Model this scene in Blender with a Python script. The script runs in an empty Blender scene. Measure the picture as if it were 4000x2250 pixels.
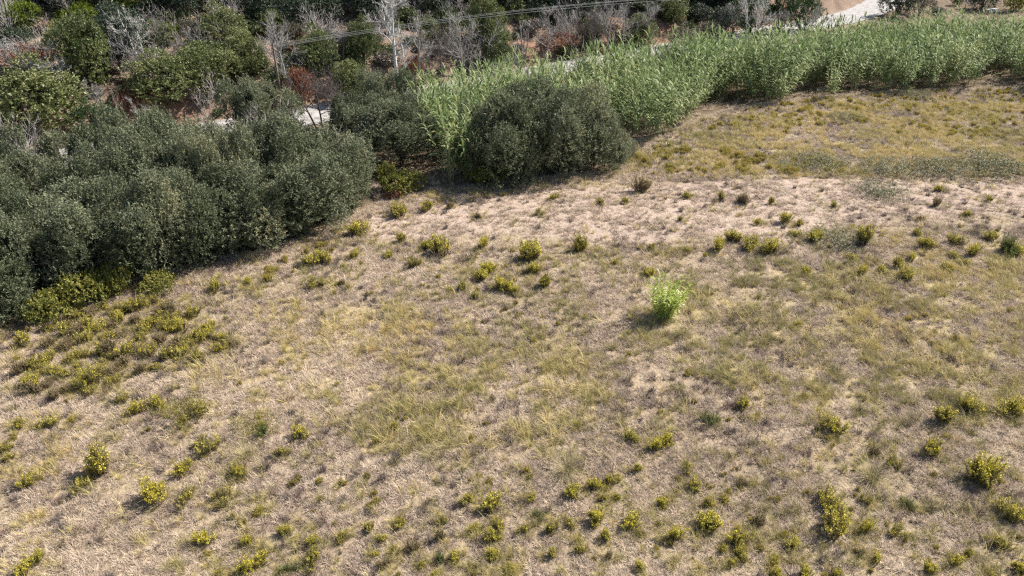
import bpy, math
import numpy as np
from mathutils import Vector, Euler

R = np.random.default_rng(7)
S = bpy.context.scene
C = S.collection
rad = math.radians

# ------------------------------------------------------------------ camera, sky, sun, exposure
F = 2856.0            # focal length in pixels of the 4000 x 2250 photograph
PITCH = rad(30.0)
CAMH = 22.0
cam_d = bpy.data.cameras.new('camera')
cam = bpy.data.objects.new('camera', cam_d)
C.objects.link(cam)
cam.location = (0, 0, CAMH)
cam.rotation_euler = (rad(90) - PITCH, 0, 0)
cam_d.sensor_width = 36.0
cam_d.lens = 36.0 * F / 4000.0
cam_d.clip_end = 3000
S.camera = cam

SUN_EL, SUN_ROT = rad(45), rad(66)
W = bpy.data.worlds.new('World')
S.world = W
W.use_nodes = True
nt = W.node_tree
nt.nodes.clear()
sky = nt.nodes.new('ShaderNodeTexSky')
sky.sky_type = 'NISHITA'
sky.sun_disc = False
sky.sun_elevation = SUN_EL
sky.sun_rotation = SUN_ROT
bgn = nt.nodes.new('ShaderNodeBackground')
bgn.inputs[1].default_value = 0.075
wo = nt.nodes.new('ShaderNodeOutputWorld')
nt.links.new(sky.outputs[0], bgn.inputs[0])
nt.links.new(bgn.outputs[0], wo.inputs[0])

sun_d = bpy.data.lights.new('sun', 'SUN')
sun_d.energy = 5.0
sun_d.angle = rad(0.5)
sun_d.color = (1.0, 0.94, 0.855)
sun = bpy.data.objects.new('sun', sun_d)
C.objects.link(sun)
SUN = Vector((math.cos(SUN_EL) * math.sin(SUN_ROT), math.cos(SUN_EL) * math.cos(SUN_ROT), math.sin(SUN_EL)))
sun.rotation_euler = SUN.to_track_quat('Z', 'Y').to_euler()
sun.location = (60, 20, 80)

S.view_settings.view_transform = 'Standard'
S.view_settings.look = 'None'
S.view_settings.exposure = 1.02
S.view_settings.gamma = 1.0
S.render.engine = 'CYCLES'
S.cycles.filter_width = 1.3
S.cycles.use_denoising = False
S.cycles.max_bounces = 6
S.cycles.diffuse_bounces = 3
S.cycles.glossy_bounces = 2
S.cycles.transmission_bounces = 3
S.cycles.transparent_max_bounces = 4


# ------------------------------------------------------------------ helpers: noise, terrain, photo rays
def _h(ix, iy, seed):
    n = (ix.astype(np.int64) * 374761393 + iy.astype(np.int64) * 668265263 + seed * 1274126177) & 0xffffffff
    n = ((n ^ (n >> 13)) * 1103515245) & 0xffffffff
    n = ((n ^ (n >> 15)) * 2246822519) & 0xffffffff
    return ((n ^ (n >> 16)) & 0xffffff) / float(0xffffff)


def vnoise(x, y, seed=0):
    x = np.asarray(x, float); y = np.asarray(y, float)
    ix = np.floor(x); iy = np.floor(y)
    fx = x - ix; fy = y - iy
    fx = fx * fx * (3 - 2 * fx); fy = fy * fy * (3 - 2 * fy)
    a = _h(ix, iy, seed); b = _h(ix + 1, iy, seed); c = _h(ix, iy + 1, seed); d = _h(ix + 1, iy + 1, seed)
    return (a * (1 - fx) + b * fx) * (1 - fy) + (c * (1 - fx) + d * fx) * fy


def fbm(x, y, seed=0, o=3):
    s = 0; a = 0.5; t = 0
    for k in range(o):
        s = s + a * vnoise(np.asarray(x) * 2 ** k, np.asarray(y) * 2 ** k, seed + k); t += a; a *= 0.5
    return s / t


def sst(x, a, b):
    t = np.clip((np.asarray(x, float) - a) / (b - a), 0, 1)
    return t * t * (3 - 2 * t)


def road_st(x, y):
    s = -0.58 * x + 0.815 * (np.asarray(y) - 88)
    t = 0.815 * x + 0.58 * (np.asarray(y) - 88)
    s = s - 0.0068 * np.clip(t - 60, 0, 60) ** 2
    return s, t


def ground_z(x, y):
    x = np.asarray(x, float); y = np.asarray(y, float)
    s, t = road_st(x, y)
    field = (fbm(x * 0.06, y * 0.06, 3) - 0.5) * 0.5 * (1 - sst(s, -9, -5))
    dip = -0.8 * sst(s, -23, -17) * (1 - sst(s, -11, -5))
    u = s - 4.0
    bank = 1.7 * sst(u, 0, 2.6)
    hill = 0.36 * np.clip(u - 1.5, 0, None)
    hill = 60 * (1 - np.exp(-hill / 60))
    rough = (fbm(x * 0.15, y * 0.15, 11) - 0.5) * 2.2 * sst(u, 1, 8)
    return field + dip + bank + hill + rough


def ray(px, py):
    u = (px - 2000) / F; v = (py - 1125) / F
    return np.array([u, math.cos(PITCH) - v * math.sin(PITCH), -math.sin(PITCH) - v * math.cos(PITCH)])


def at(px, py, z=0.0):
    """ground point seen at this place of the photograph (z: height above the ground)"""
    d = ray(px, py); t = 15.0
    while t < 400:
        p = d * t
        if CAMH + p[2] <= ground_z(p[0], p[1]) + z:
            break
        t += 0.25
    lo, hi = t - 0.25, t
    for _ in range(12):
        m = (lo + hi) / 2; p = d * m
        if CAMH + p[2] <= ground_z(p[0], p[1]) + z: hi = m
        else: lo = m
    p = d * hi
    return np.array([p[0], p[1], CAMH + p[2]])


def dist(p):
    return math.sqrt(p[0] ** 2 + p[1] ** 2 + (p[2] - CAMH) ** 2)


def depth(p):
    return p[1] * math.cos(PITCH) - (p[2] - CAMH) * math.sin(PITCH)


def project(x, y, z):
    d = y * math.cos(PITCH) - (z - CAMH) * math.sin(PITCH)
    v = -(y * math.sin(PITCH) + (z - CAMH) * math.cos(PITCH))
    return 2000 + F * x / d, 1125 + F * v / d


def in_poly(px, py, poly):
    px = np.asarray(px); py = np.asarray(py)
    r = np.zeros(px.shape, bool); n = len(poly)
    for i in range(n):
        x1, y1 = poly[i]; x2, y2 = poly[(i + 1) % n]
        c = ((y1 > py) != (y2 > py)) & (px < (x2 - x1) * (py - y1) / (y2 - y1 + 1e-9) + x1)
        r ^= c
    return r


# ------------------------------------------------------------------ helpers: materials
def ramp_mat(name, cols, trans=0.0, rough=0.6, spec=0.3, objvar=0.35, inst=False, noise=None):
    m = bpy.data.materials.new(name)
    m.use_nodes = True
    t = m.node_tree; t.nodes.clear(); N = t.nodes.new; L = t.links.new
    out = N('ShaderNodeOutputMaterial')
    a = N('ShaderNodeAttribute'); a.attribute_name = 'tint'
    src = a.outputs['Fac']
    if inst:
        b = N('ShaderNodeAttribute'); b.attribute_type = 'INSTANCER'; b.attribute_name = 'itint'
        mx = N('ShaderNodeMath'); mx.operation = 'MULTIPLY_ADD'
        L(src, mx.inputs[0]); mx.inputs[1].default_value = 0.4
        m2 = N('ShaderNodeMath'); m2.operation = 'MULTIPLY'; m2.inputs[1].default_value = 0.6
        L(b.outputs['Fac'], m2.inputs[0]); L(m2.outputs[0], mx.inputs[2])
        src = mx.outputs[0]
    elif objvar:
        oi = N('ShaderNodeObjectInfo')
        mx = N('ShaderNodeMath'); mx.operation = 'MULTIPLY_ADD'
        L(oi.outputs['Random'], mx.inputs[0]); mx.inputs[1].default_value = objvar
        m2 = N('ShaderNodeMath'); m2.operation = 'MULTIPLY'; m2.inputs[1].default_value = 1 - objvar
        L(src, m2.inputs[0]); L(m2.outputs[0], mx.inputs[2])
        src = mx.outputs[0]
    r = N('ShaderNodeValToRGB')
    e = r.color_ramp.elements
    while len(e) < len(cols): e.new(0.5)
    for i, c in enumerate(cols):
        e[i].position = i / (len(cols) - 1); e[i].color = (*c, 1)
    L(src, r.inputs[0])
    col = r.outputs[0]
    if noise:
        tc = N('ShaderNodeTexCoord'); nz = N('ShaderNodeTexNoise'); nz.inputs['Scale'].default_value = noise
        nz.inputs['Detail'].default_value = 4
        L(tc.outputs['Object'], nz.inputs['Vector'])
        mr = N('ShaderNodeMapRange'); mr.inputs[1].default_value = 0.3; mr.inputs[2].default_value = 0.7
        mr.inputs[3].default_value = 0.6; mr.inputs[4].default_value = 1.25
        L(nz.outputs['Fac'], mr.inputs[0])
        mm = N('ShaderNodeVectorMath'); mm.operation = 'SCALE'
        L(col, mm.inputs[0]); L(mr.outputs[0], mm.inputs['Scale']); col = mm.outputs[0]
    p = N('ShaderNodeBsdfPrincipled')
    p.inputs['Roughness'].default_value = rough
    p.inputs['Specular IOR Level'].default_value = spec
    L(col, p.inputs['Base Color'])
    sh = p.outputs[0]
    if trans:
        tr = N('ShaderNodeBsdfTranslucent'); L(col, tr.inputs['Color'])
        mi = N('ShaderNodeMixShader'); mi.inputs[0].default_value = trans
        L(sh, mi.inputs[1]); L(tr.outputs[0], mi.inputs[2]); sh = mi.outputs[0]
    L(sh, out.inputs[0])
    return m


# ------------------------------------------------------------------ helpers: meshes
def unit(v):
    return v / (np.linalg.norm(v, axis=-1, keepdims=True) + 1e-9)


class Geo:
    """collects quads and triangles, with a colour-ramp value per vertex and a material slot per face"""
    def __init__(s): s.v = []; s.f = []; s.t = []; s.m = []; s.n = 0

    def add(s, v, f, tint, mat=0):
        v = np.asarray(v, np.float32).reshape(-1, 3); f = np.asarray(f, np.int32).reshape(-1, 4)
        s.v.append(v); s.f.append(f + s.n)
        s.t.append(np.broadcast_to(np.asarray(tint, np.float32), (len(v),)).copy())
        s.m.append(np.full(len(f), mat, np.int32)); s.n += len(v)

    def leaves(s, p, d, n, L, Wd, tint, mat=0, droop=0.0):
        """diamond leaves: base p, direction d, face normal n"""
        k = len(p)
        if k == 0: return
        d = unit(d); sd = unit(np.cross(d, n))
        L = np.broadcast_to(L, (k,))[:, None]; Wd = np.broadcast_to(Wd, (k,))[:, None]
        tip = p + d * L; tip[:, 2] -= (droop * L)[:, 0]
        mid = p + d * L * 0.45
        v = np.stack([p, mid + sd * Wd * 0.5, tip, mid - sd * Wd * 0.5], 1)
        s.add(v, np.arange(4 * k).reshape(k, 4), np.repeat(np.broadcast_to(tint, (k,)), 4), mat)

    def strips(s, P, side, Wd, tint, mat=0):
        """ribbons: P (n,k,3), side (n,3), Wd (n,k)"""
        n, k, _ = P.shape
        if n == 0: return
        a = P + side[:, None] * Wd[..., None] * 0.5; b = P - side[:, None] * Wd[..., None] * 0.5
        v = np.stack([a, b], 2).reshape(-1, 3)
        i = (np.arange(n)[:, None] * k + np.arange(k - 1)[None]).reshape(-1) * 2
        f = np.stack([i, i + 1, i + 3, i + 2], 1)
        s.add(v, f, np.repeat(np.broadcast_to(tint, (n,)), 2 * k), mat)

    def tubes(s, P, Rr, sides=5, tint=0.5, mat=0):
        """tapered tubes: P (n,k,3), Rr (n,k)"""
        n, k, _ = P.shape
        if n == 0: return
        d = np.gradient(P, axis=1); d = unit(d)
        ref = np.where(np.abs(d[..., 2:3]) > 0.9, np.array([1.0, 0, 0]), np.array([0, 0, 1.0]))
        ref = np.broadcast_to(ref[:, k // 2:k // 2 + 1], d.shape)
        u = unit(np.cross(d, ref)); w = np.cross(d, u)
        an = np.arange(sides) * 2 * math.pi / sides
        v = P[:, :, None] + (u[:, :, None] * np.cos(an)[:, None] + w[:, :, None] * np.sin(an)[:, None]) * Rr[..., None, None]
        idx = np.arange(n * k * sides).reshape(n, k, sides)
        a = idx[:, :-1]; b = idx[:, 1:]
        f = np.stack([a, np.roll(a, -1, 2), np.roll(b, -1, 2), b], -1)
        s.add(v, f, np.repeat(np.broadcast_to(tint, (n,)), k * sides), mat)

    def box(s, c, size, rz=0.0, tint=0.5, mat=0):
        c = np.asarray(c, float); h = np.asarray(size, float) / 2
        q = np.array([[x, y, z] for z in (-1, 1) for x, y in ((-1, -1), (1, -1), (1, 1), (-1, 1))]) * h
        cs, sn = math.cos(rz), math.sin(rz)
        q = np.stack([q[:, 0] * cs - q[:, 1] * sn, q[:, 0] * sn + q[:, 1] * cs, q[:, 2]], 1) + c
        s.add(q, [[0, 3, 2, 1], [4, 5, 6, 7], [0, 1, 5, 4], [1, 2, 6, 5], [2, 3, 7, 6], [3, 0, 4, 7]], tint, mat)

    def mesh(s, name, mats, smooth=False):
        me = bpy.data.meshes.new(name)
        v = np.concatenate(s.v); f = np.concatenate(s.f); t = np.concatenate(s.t); m = np.concatenate(s.m)
        me.vertices.add(len(v)); me.vertices.foreach_set('co', v.ravel())
        me.loops.add(f.size); me.loops.foreach_set('vertex_index', f.ravel())
        me.polygons.add(len(f))
        me.polygons.foreach_set('loop_start', np.arange(len(f), dtype=np.int32) * 4)
        me.polygons.foreach_set('material_index', m)
        at_ = me.attributes.new('tint', 'FLOAT', 'POINT'); at_.data.foreach_set('value', t)
        for x in (mats if isinstance(mats, (list, tuple)) else [mats]): me.materials.append(x)
        me.update(calc_edges=True)
        if smooth: me.polygons.foreach_set('use_smooth', np.ones(len(f), bool))
        return me


def link(name, data, parent=None, loc=None):
    o = bpy.data.objects.new(name, data)
    C.objects.link(o)
    if parent is not None: o.parent = parent
    if loc is not None: o.location = loc
    return o


def tag(o, label=None, cat=None, group=None, kind=None):
    if label: o['label'] = label
    if cat: o['category'] = cat
    if group: o['group'] = group
    if kind: o['kind'] = kind
    return o


def thing(name, loc, rz, label, cat, group=None, scale=(1, 1, 1), tilt=(0, 0)):
    o = link(name, None, loc=[float(c) for c in loc])
    o.rotation_euler = (tilt[0], tilt[1], rz)
    o.scale = scale
    o.empty_display_size = 0.2
    return tag(o, label, cat, group)


def rdir(n, rng=None):
    return unit((rng or R).normal(size=(n, 3)))


# ------------------------------------------------------------------ scatter as stuff (geometry nodes)
def variants(name, meshes):
    c = bpy.data.collections.new(name)
    for i, me in enumerate(meshes):
        c.objects.link(bpy.data.objects.new(f'{name}_{i:02d}', me))
    return c


def scatter(name, label, pts, rot, scl, idx, itint, coll, cat=None):
    me = bpy.data.meshes.new(name)
    me.vertices.add(len(pts)); me.vertices.foreach_set('co', np.asarray(pts, np.float32).ravel())
    def att(nm, ty, key, arr):
        a = me.attributes.new(nm, ty, 'POINT'); a.data.foreach_set(key, arr)
    att('rot', 'FLOAT_VECTOR', 'vector', np.asarray(rot, np.float32).ravel())
    att('scl', 'FLOAT_VECTOR', 'vector', np.asarray(scl, np.float32).ravel())
    att('idx', 'INT', 'value', np.asarray(idx, np.int32))
    att('itint', 'FLOAT', 'value', np.asarray(itint, np.float32))
    me.update()
    o = link(name, me)
    tag(o, label, cat, kind='stuff')
    g = bpy.data.node_groups.new(name, 'GeometryNodeTree')
    g.interface.new_socket('Geometry', in_out='INPUT', socket_type='NodeSocketGeometry')
    g.interface.new_socket('Geometry', in_out='OUTPUT', socket_type='NodeSocketGeometry')
    N = g.nodes.new; Lk = g.links.new
    gi = N('NodeGroupInput'); go = N('NodeGroupOutput')
    ci = N('GeometryNodeCollectionInfo'); ci.inputs['Collection'].default_value = coll
    ci.inputs['Separate Children'].default_value = True; ci.inputs['Reset Children'].default_value = True
    ip = N('GeometryNodeInstanceOnPoints')
    ip.inputs['Pick Instance'].default_value = True
    def na(nm, ty):
        a = N('GeometryNodeInputNamedAttribute'); a.data_type = ty; a.inputs['Name'].default_value = nm
        return a.outputs['Attribute']
    Lk(gi.outputs[0], ip.inputs['Points']); Lk(ci.outputs[0], ip.inputs['Instance'])
    Lk(na('idx', 'INT'), ip.inputs['Instance Index'])
    Lk(na('rot', 'FLOAT_VECTOR'), ip.inputs['Rotation'])
    Lk(na('scl', 'FLOAT_VECTOR'), ip.inputs['Scale'])
    Lk(ip.outputs[0], go.inputs[0])
    md = o.modifiers.new('scatter', 'NODES'); md.node_group = g
    return o


def scatter_on(name, label, xy, coll, nvar, smin, smax, itint, tilt=0.12, flat=1.0, z=0.0, rng=None, cat=None):
    n = len(xy); rng = rng or R
    pts = np.column_stack([xy[:, 0], xy[:, 1], ground_z(xy[:, 0], xy[:, 1]) + z])
    rot = np.column_stack([rng.normal(0, tilt, n), rng.normal(0, tilt, n), rng.uniform(0, 6.283, n)])
    s = rng.uniform(smin, smax, n)
    return scatter(name, label, pts, rot, np.column_stack([s, s, s * flat]), rng.integers(0, nvar, n), itint, coll, cat)


def rand_field(n, y0, y1, margin=260, side=1.0):
    """random ground points inside what the photo sees (with a margin), even per square metre"""
    y = np.sqrt(R.uniform(y0 ** 2, y1 ** 2, n)); x = R.uniform(-1, 1, n) * (0.84 * y + 6) * side
    z = ground_z(x, y)
    px, py = project(x, y, z)
    k = (px > -margin) & (px < 4000 + margin) & (py < 2250 + margin * 1.5)
    return np.column_stack([x, y])[k], px[k], py[k]


# front edge of the stream-side growth, from the photograph: (pixel, pixel)
FRONT_PX = [(-500, 1420), (0, 1290), (500, 1120), (900, 1020), (1300, 910), (1480, 800), (1700, 750), (2050, 725), (2350, 660), (2450, 575),
            (2700, 480), (2900, 425), (3200, 385), (3700, 355), (4000, 345), (4500, 330)]
FRONT = np.array([at(*p)[:2] for p in FRONT_PX])


def beyond_front(x, y):
    """metres behind the front edge (negative: out in the field), measured along y"""
    return np.asarray(y) - np.interp(x, FRONT[:, 0], FRONT[:, 1])


# ------------------------------------------------------------------ the ground, the road
def axis(lo, hi, a, b, fine, coarse):
    return np.unique(np.concatenate([np.linspace(lo, a, coarse), np.linspace(a, b, fine), np.linspace(b, hi, coarse)]))


GREENZ = [(2650, 1150), (3100, 1080), (4300, 1000), (4300, 1720), (3600, 1650), (2900, 1560), (2500, 1380)]
MIDZ = [(850, 1220), (1500, 1200), (2300, 1330), (2350, 1700), (1700, 1800), (1100, 1650), (750, 1500)]
UPZ = [(2500, 640), (2900, 470), (3300, 420), (4300, 400), (4300, 700), (3500, 700), (2700, 700)]


gx = axis(-900, 900, -110, 130, 360, 16); gy = axis(-300, 1400, 8, 200, 300, 16)
GX, GY = np.meshgrid(gx, gy)
gs, gt = road_st(GX, GY)
GZ = ground_z(GX, GY)
col = np.zeros(GX.shape + (3,))
pxg, pyg = project(GX, np.maximum(GY, 1), GZ)
n1 = fbm(GX * 0.12, GY * 0.12, 21, 4)[..., None]
n2 = fbm(GX * 0.45, GY * 0.45, 31, 3)[..., None]
field_c = np.array([0.315, 0.24, 0.18]) * (0.8 + 0.4 * n2) * (1 - 0.25 * n1) + np.array([0.05, 0.05, 0.005]) * n1
bare = [(1420, 880), (1700, 800), (2100, 750), (2500, 715), (3000, 700), (4100, 690), (4100, 880), (3400, 880), (2800, 935), (2300, 960), (1750, 960), (1450, 940)]
bp = fbm(GX * 0.25, GY * 0.25, 41, 3)
wb = (in_poly(pxg + (bp - .5) * 300, pyg + (bp - .5) * 160, bare) & (GY > 10))[..., None] * 1.0
field_c = field_c * (1 - 0.6 * wb) + np.array([0.42, 0.325, 0.275]) * 0.6 * wb
def soft_zone(poly, k=1.0):
    return (in_poly(pxg + (bp - .5) * 700 * k, pyg + (bp[::-1] - .5) * 260 * k, poly) & (GY > 10))[..., None] * 1.0


hill_c = np.array([0.215, 0.155, 0.118]) * (0.6 + 0.8 * n2)
grassy = sst(n1, 0.5, 0.62)
hill_c = hill_c * (1 - grassy) + np.array([0.36, 0.285, 0.20]) * (0.6 + 0.6 * n2) * grassy
red = np.array([0.28, 0.165, 0.115]) * (0.55 + 0.9 * n2)
wr = (sst(gs, 3.6, 4.4) * (1 - sst(gs, 7.5, 12)))[..., None]
wr = wr * sst(n1, 0.42, 0.6)
wh = sst(gs, 2, 5)[..., None]
for zp, zc in ((GREENZ, (0.37, 0.30, 0.15)), (MIDZ, (0.37, 0.29, 0.15)), (UPZ, (0.36, 0.30, 0.11))):
    zw = soft_zone(zp, .35 if zp is UPZ else 1) * (0.3 + 0.4 * n2)
    field_c = field_c * (1 - zw) + np.array(zc) * (.75 + .5 * n2) * zw
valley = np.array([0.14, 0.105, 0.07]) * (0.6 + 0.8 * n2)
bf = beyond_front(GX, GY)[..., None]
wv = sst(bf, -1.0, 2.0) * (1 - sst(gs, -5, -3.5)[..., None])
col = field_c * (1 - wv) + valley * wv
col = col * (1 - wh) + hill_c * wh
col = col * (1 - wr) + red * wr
me = bpy.data.meshes.new('ground')
nv = GX.size
me.vertices.add(nv); me.vertices.foreach_set('co', np.stack([GX, GY, GZ], -1).astype(np.float32).ravel())
ii = np.arange(nv).reshape(GX.shape)
fq = np.stack([ii[:-1, :-1], ii[:-1, 1:], ii[1:, 1:], ii[1:, :-1]], -1).reshape(-1, 4).astype(np.int32)
me.loops.add(fq.size); me.loops.foreach_set('vertex_index', fq.ravel())
me.polygons.add(len(fq)); me.polygons.foreach_set('loop_start', np.arange(len(fq), dtype=np.int32) * 4)
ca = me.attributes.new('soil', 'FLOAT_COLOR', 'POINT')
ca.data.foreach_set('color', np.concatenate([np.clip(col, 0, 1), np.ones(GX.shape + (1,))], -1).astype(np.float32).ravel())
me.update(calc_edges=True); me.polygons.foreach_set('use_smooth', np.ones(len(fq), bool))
gm = bpy.data.materials.new('dry_soil'); gm.use_nodes = True
t = gm.node_tree; t.nodes.clear(); N = t.nodes.new; L = t.links.new
o_ = N('ShaderNodeOutputMaterial'); p_ = N('ShaderNodeBsdfPrincipled'); p_.inputs['Roughness'].default_value = 0.95
p_.inputs['Specular IOR Level'].default_value = 0.1
a_ = N('ShaderNodeAttribute'); a_.attribute_name = 'soil'
tc = N('ShaderNodeTexCoord')
nz = N('ShaderNodeTexNoise'); nz.inputs['Scale'].default_value = 2.6; nz.inputs['Detail'].default_value = 8; nz.inputs['Roughness'].default_value = 0.7
L(tc.outputs['Object'], nz.inputs['Vector'])
mr = N('ShaderNodeMapRange'); mr.inputs[1].default_value = 0.3; mr.inputs[2].default_value = 0.7; mr.inputs[3].default_value = 0.62; mr.inputs[4].default_value = 1.3
L(nz.outputs['Fac'], mr.inputs[0])
mm = N('ShaderNodeVectorMath'); mm.operation = 'SCALE'; L(a_.outputs['Color'], mm.inputs[0]); L(mr.outputs[0], mm.inputs['Scale'])
L(mm.outputs[0], p_.inputs['Base Color'])
bu = N('ShaderNodeBump'); bu.inputs['Strength'].default_value = 0.9; bu.inputs['Distance'].default_value = 0.12
nz2 = N('ShaderNodeTexNoise'); nz2.inputs['Scale'].default_value = 7.0; nz2.inputs['Detail'].default_value = 6
L(tc.outputs['Object'], nz2.inputs['Vector']); L(nz2.outputs['Fac'], bu.inputs['Height']); L(bu.outputs[0], p_.inputs['Normal'])
L(p_.outputs[0], o_.inputs[0])
me.materials.append(gm)
tag(link('ground', me), kind='structure')

# road: pale worn asphalt running along the foot of the hill
ts = np.linspace(-120, 175, 240)
off = 0.0068 * np.clip(ts - 60, 0, 60) ** 2
cx = 0.815 * ts - 0.58 * off; cy = 88 + 0.58 * ts + 0.815 * off
g = Geo()
tx, ty = np.gradient(cx), np.gradient(cy); ln = np.hypot(tx, ty); nx_, ny_ = -ty / ln, tx / ln
rows = []
for w in np.linspace(-3.3, 3.3, 9):
    wob = w + (fbm(ts * 0.4, ts * 0 + w, 77) - 0.5) * (0.9 if abs(w) > 3 else 0)
    x = cx + nx_ * wob; y = cy + ny_ * wob
    rows.append(np.stack([x, y, ground_z(x, y) * 0.5 + 0.13 - 0.004 * w * w], 1))
rows = np.array(rows)
idx = np.arange(rows.shape[0] * rows.shape[1]).reshape(rows.shape[:2])
f = np.stack([idx[:-1, :-1], idx[:-1, 1:], idx[1:, 1:], idx[1:, :-1]], -1).reshape(-1, 4)[:, ::-1]
g.add(rows, f, 0.5)
roadm = ramp_mat('worn_asphalt', [(0.30, 0.285, 0.27), (0.38, 0.36, 0.34)], rough=0.85, spec=0.2, objvar=0, noise=1.4)
tag(link('road', g.mesh('road', roadm, True)), kind='structure')

# ------------------------------------------------------------------ materials of the plants
M = dict(
    straw=ramp_mat('straw', [(0.245, 0.18, 0.137), (0.425, 0.335, 0.257), (0.59, 0.48, 0.37), (0.67, 0.56, 0.41)], trans=0.25, rough=0.6, inst=True),
    tall=ramp_mat('tall_dry_grass', [(0.19, 0.175, 0.08), (0.36, 0.315, 0.125), (0.54, 0.45, 0.18), (0.62, 0.44, 0.21)], trans=0.3, rough=0.55, inst=True),
    dead=ramp_mat('dead_stalks', [(0.075, 0.06, 0.06), (0.19, 0.15, 0.13), (0.30, 0.20, 0.14)], trans=0.1, rough=0.8, inst=True),
    weed=ramp_mat('weed_leaf', [(0.16, 0.14, 0.065), (0.30, 0.265, 0.08), (0.47, 0.41, 0.12)], trans=0.4, objvar=0.3),
    weedbrown=ramp_mat('weed_leaf_brown', [(0.15, 0.115, 0.07), (0.24, 0.19, 0.10), (0.33, 0.27, 0.15)], trans=0.2, objvar=0.3),
    weedgreen=ramp_mat('weed_leaf_green', [(0.07, 0.10, 0.028), (0.14, 0.18, 0.045), (0.2, 0.23, 0.07)], trans=0.25, objvar=0.3),
    bloom=ramp_mat('yellow_flower', [(0.52, 0.44, 0.03), (0.74, 0.63, 0.04), (0.70, 0.66, 0.12)], trans=0.25, objvar=0.25),
    weedstem=ramp_mat('weed_stem', [(0.13, 0.09, 0.06), (0.22, 0.16, 0.09)], objvar=0.3),
    weedstuff=ramp_mat('weed_leaf_mass', [(0.22, 0.19, 0.085), (0.36, 0.30, 0.09), (0.50, 0.41, 0.12)], trans=0.4, inst=True),
    bloomstuff=ramp_mat('yellow_flower_mass', [(0.46, 0.38, 0.03), (0.60, 0.50, 0.05)], trans=0.25, inst=True),
    willow=ramp_mat('willow_leaf', [(0.05, 0.062, 0.033), (0.115, 0.135, 0.072), (0.23, 0.245, 0.155), (0.33, 0.29, 0.14)], trans=0.25, rough=0.65, spec=0.2, objvar=0.2),
    oak=ramp_mat('oak_leaf', [(0.030, 0.045, 0.028), (0.060, 0.085, 0.050), (0.105, 0.130, 0.08)], trans=0.15, rough=0.45, spec=0.4, objvar=0.3),
    ash=ramp_mat('ash_leaf', [(0.06, 0.085, 0.03), (0.12, 0.15, 0.05), (0.22, 0.235, 0.09), (0.30, 0.28, 0.12)], trans=0.25, rough=0.45, spec=0.4, objvar=0.25),
    deep=ramp_mat('deep_green_leaf', [(0.025, 0.048, 0.018), (0.055, 0.095, 0.032), (0.10, 0.15, 0.05)], trans=0.2, rough=0.5, spec=0.3, objvar=0.3),
    whitewood=ramp_mat('white_dead_wood', [(0.40, 0.38, 0.35), (0.55, 0.53, 0.5), (0.68, 0.66, 0.62)], rough=0.8, objvar=0.3, noise=3),
    lime=ramp_mat('lime_leaf', [(0.075, 0.11, 0.012), (0.14, 0.19, 0.022), (0.22, 0.25, 0.04)], trans=0.3, objvar=0.2),
    olive=ramp_mat('grey_scrub_leaf', [(0.09, 0.085, 0.055), (0.15, 0.135, 0.09), (0.21, 0.18, 0.13)], trans=0.15, objvar=0.4),
    rust=ramp_mat('rust_leaf', [(0.16, 0.075, 0.045), (0.27, 0.13, 0.08), (0.36, 0.21, 0.14)], trans=0.15, objvar=0.2),
    vine=ramp_mat('vine_leaf', [(0.11, 0.13, 0.03), (0.21, 0.21, 0.05), (0.40, 0.35, 0.09)], trans=0.3, objvar=0.25),
    bramble=ramp_mat('bramble_leaf', [(0.12, 0.12, 0.065), (0.22, 0.215, 0.125), (0.36, 0.34, 0.22)], trans=0.15, rough=0.6, spec=0.2, objvar=0.25),
    cane=ramp_mat('cane_leaf', [(0.075, 0.125, 0.04), (0.18, 0.245, 0.085), (0.35, 0.40, 0.20), (0.45, 0.42, 0.16)], trans=0.35, rough=0.55, spec=0.25, inst=True),
    reed=ramp_mat('reed_leaf', [(0.20, 0.30, 0.03), (0.40, 0.49, 0.08), (0.62, 0.64, 0.26)], trans=0.35, rough=0.35, spec=0.6, objvar=0.2),
    canestem=ramp_mat('cane_stem', [(0.22, 0.22, 0.09), (0.38, 0.33, 0.17)], rough=0.5, objvar=0.3),
    bark=ramp_mat('bark', [(0.07, 0.055, 0.042), (0.13, 0.10, 0.08)], rough=0.9, objvar=0.3, noise=6),
    grey=ramp_mat('dead_wood', [(0.20, 0.18, 0.165), (0.33, 0.31, 0.285), (0.50, 0.48, 0.45)], rough=0.8, objvar=0.5, noise=3),
    darkwood=ramp_mat('dark_dead_wood', [(0.09, 0.075, 0.07), (0.16, 0.135, 0.125)], rough=0.9, objvar=0.3, noise=3),
    wire=ramp_mat('cable_metal', [(0.24, 0.25, 0.26), (0.3, 0.3, 0.31)], rough=0.5, objvar=0),
    wood=ramp_mat('weathered_post', [(0.16, 0.12, 0.09), (0.28, 0.22, 0.17)], rough=0.9, objvar=0, noise=8),
    white=ramp_mat('pale_concrete', [(0.55, 0.54, 0.52), (0.62, 0.61, 0.6)], rough=0.8, objvar=0, noise=5),
)


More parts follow.
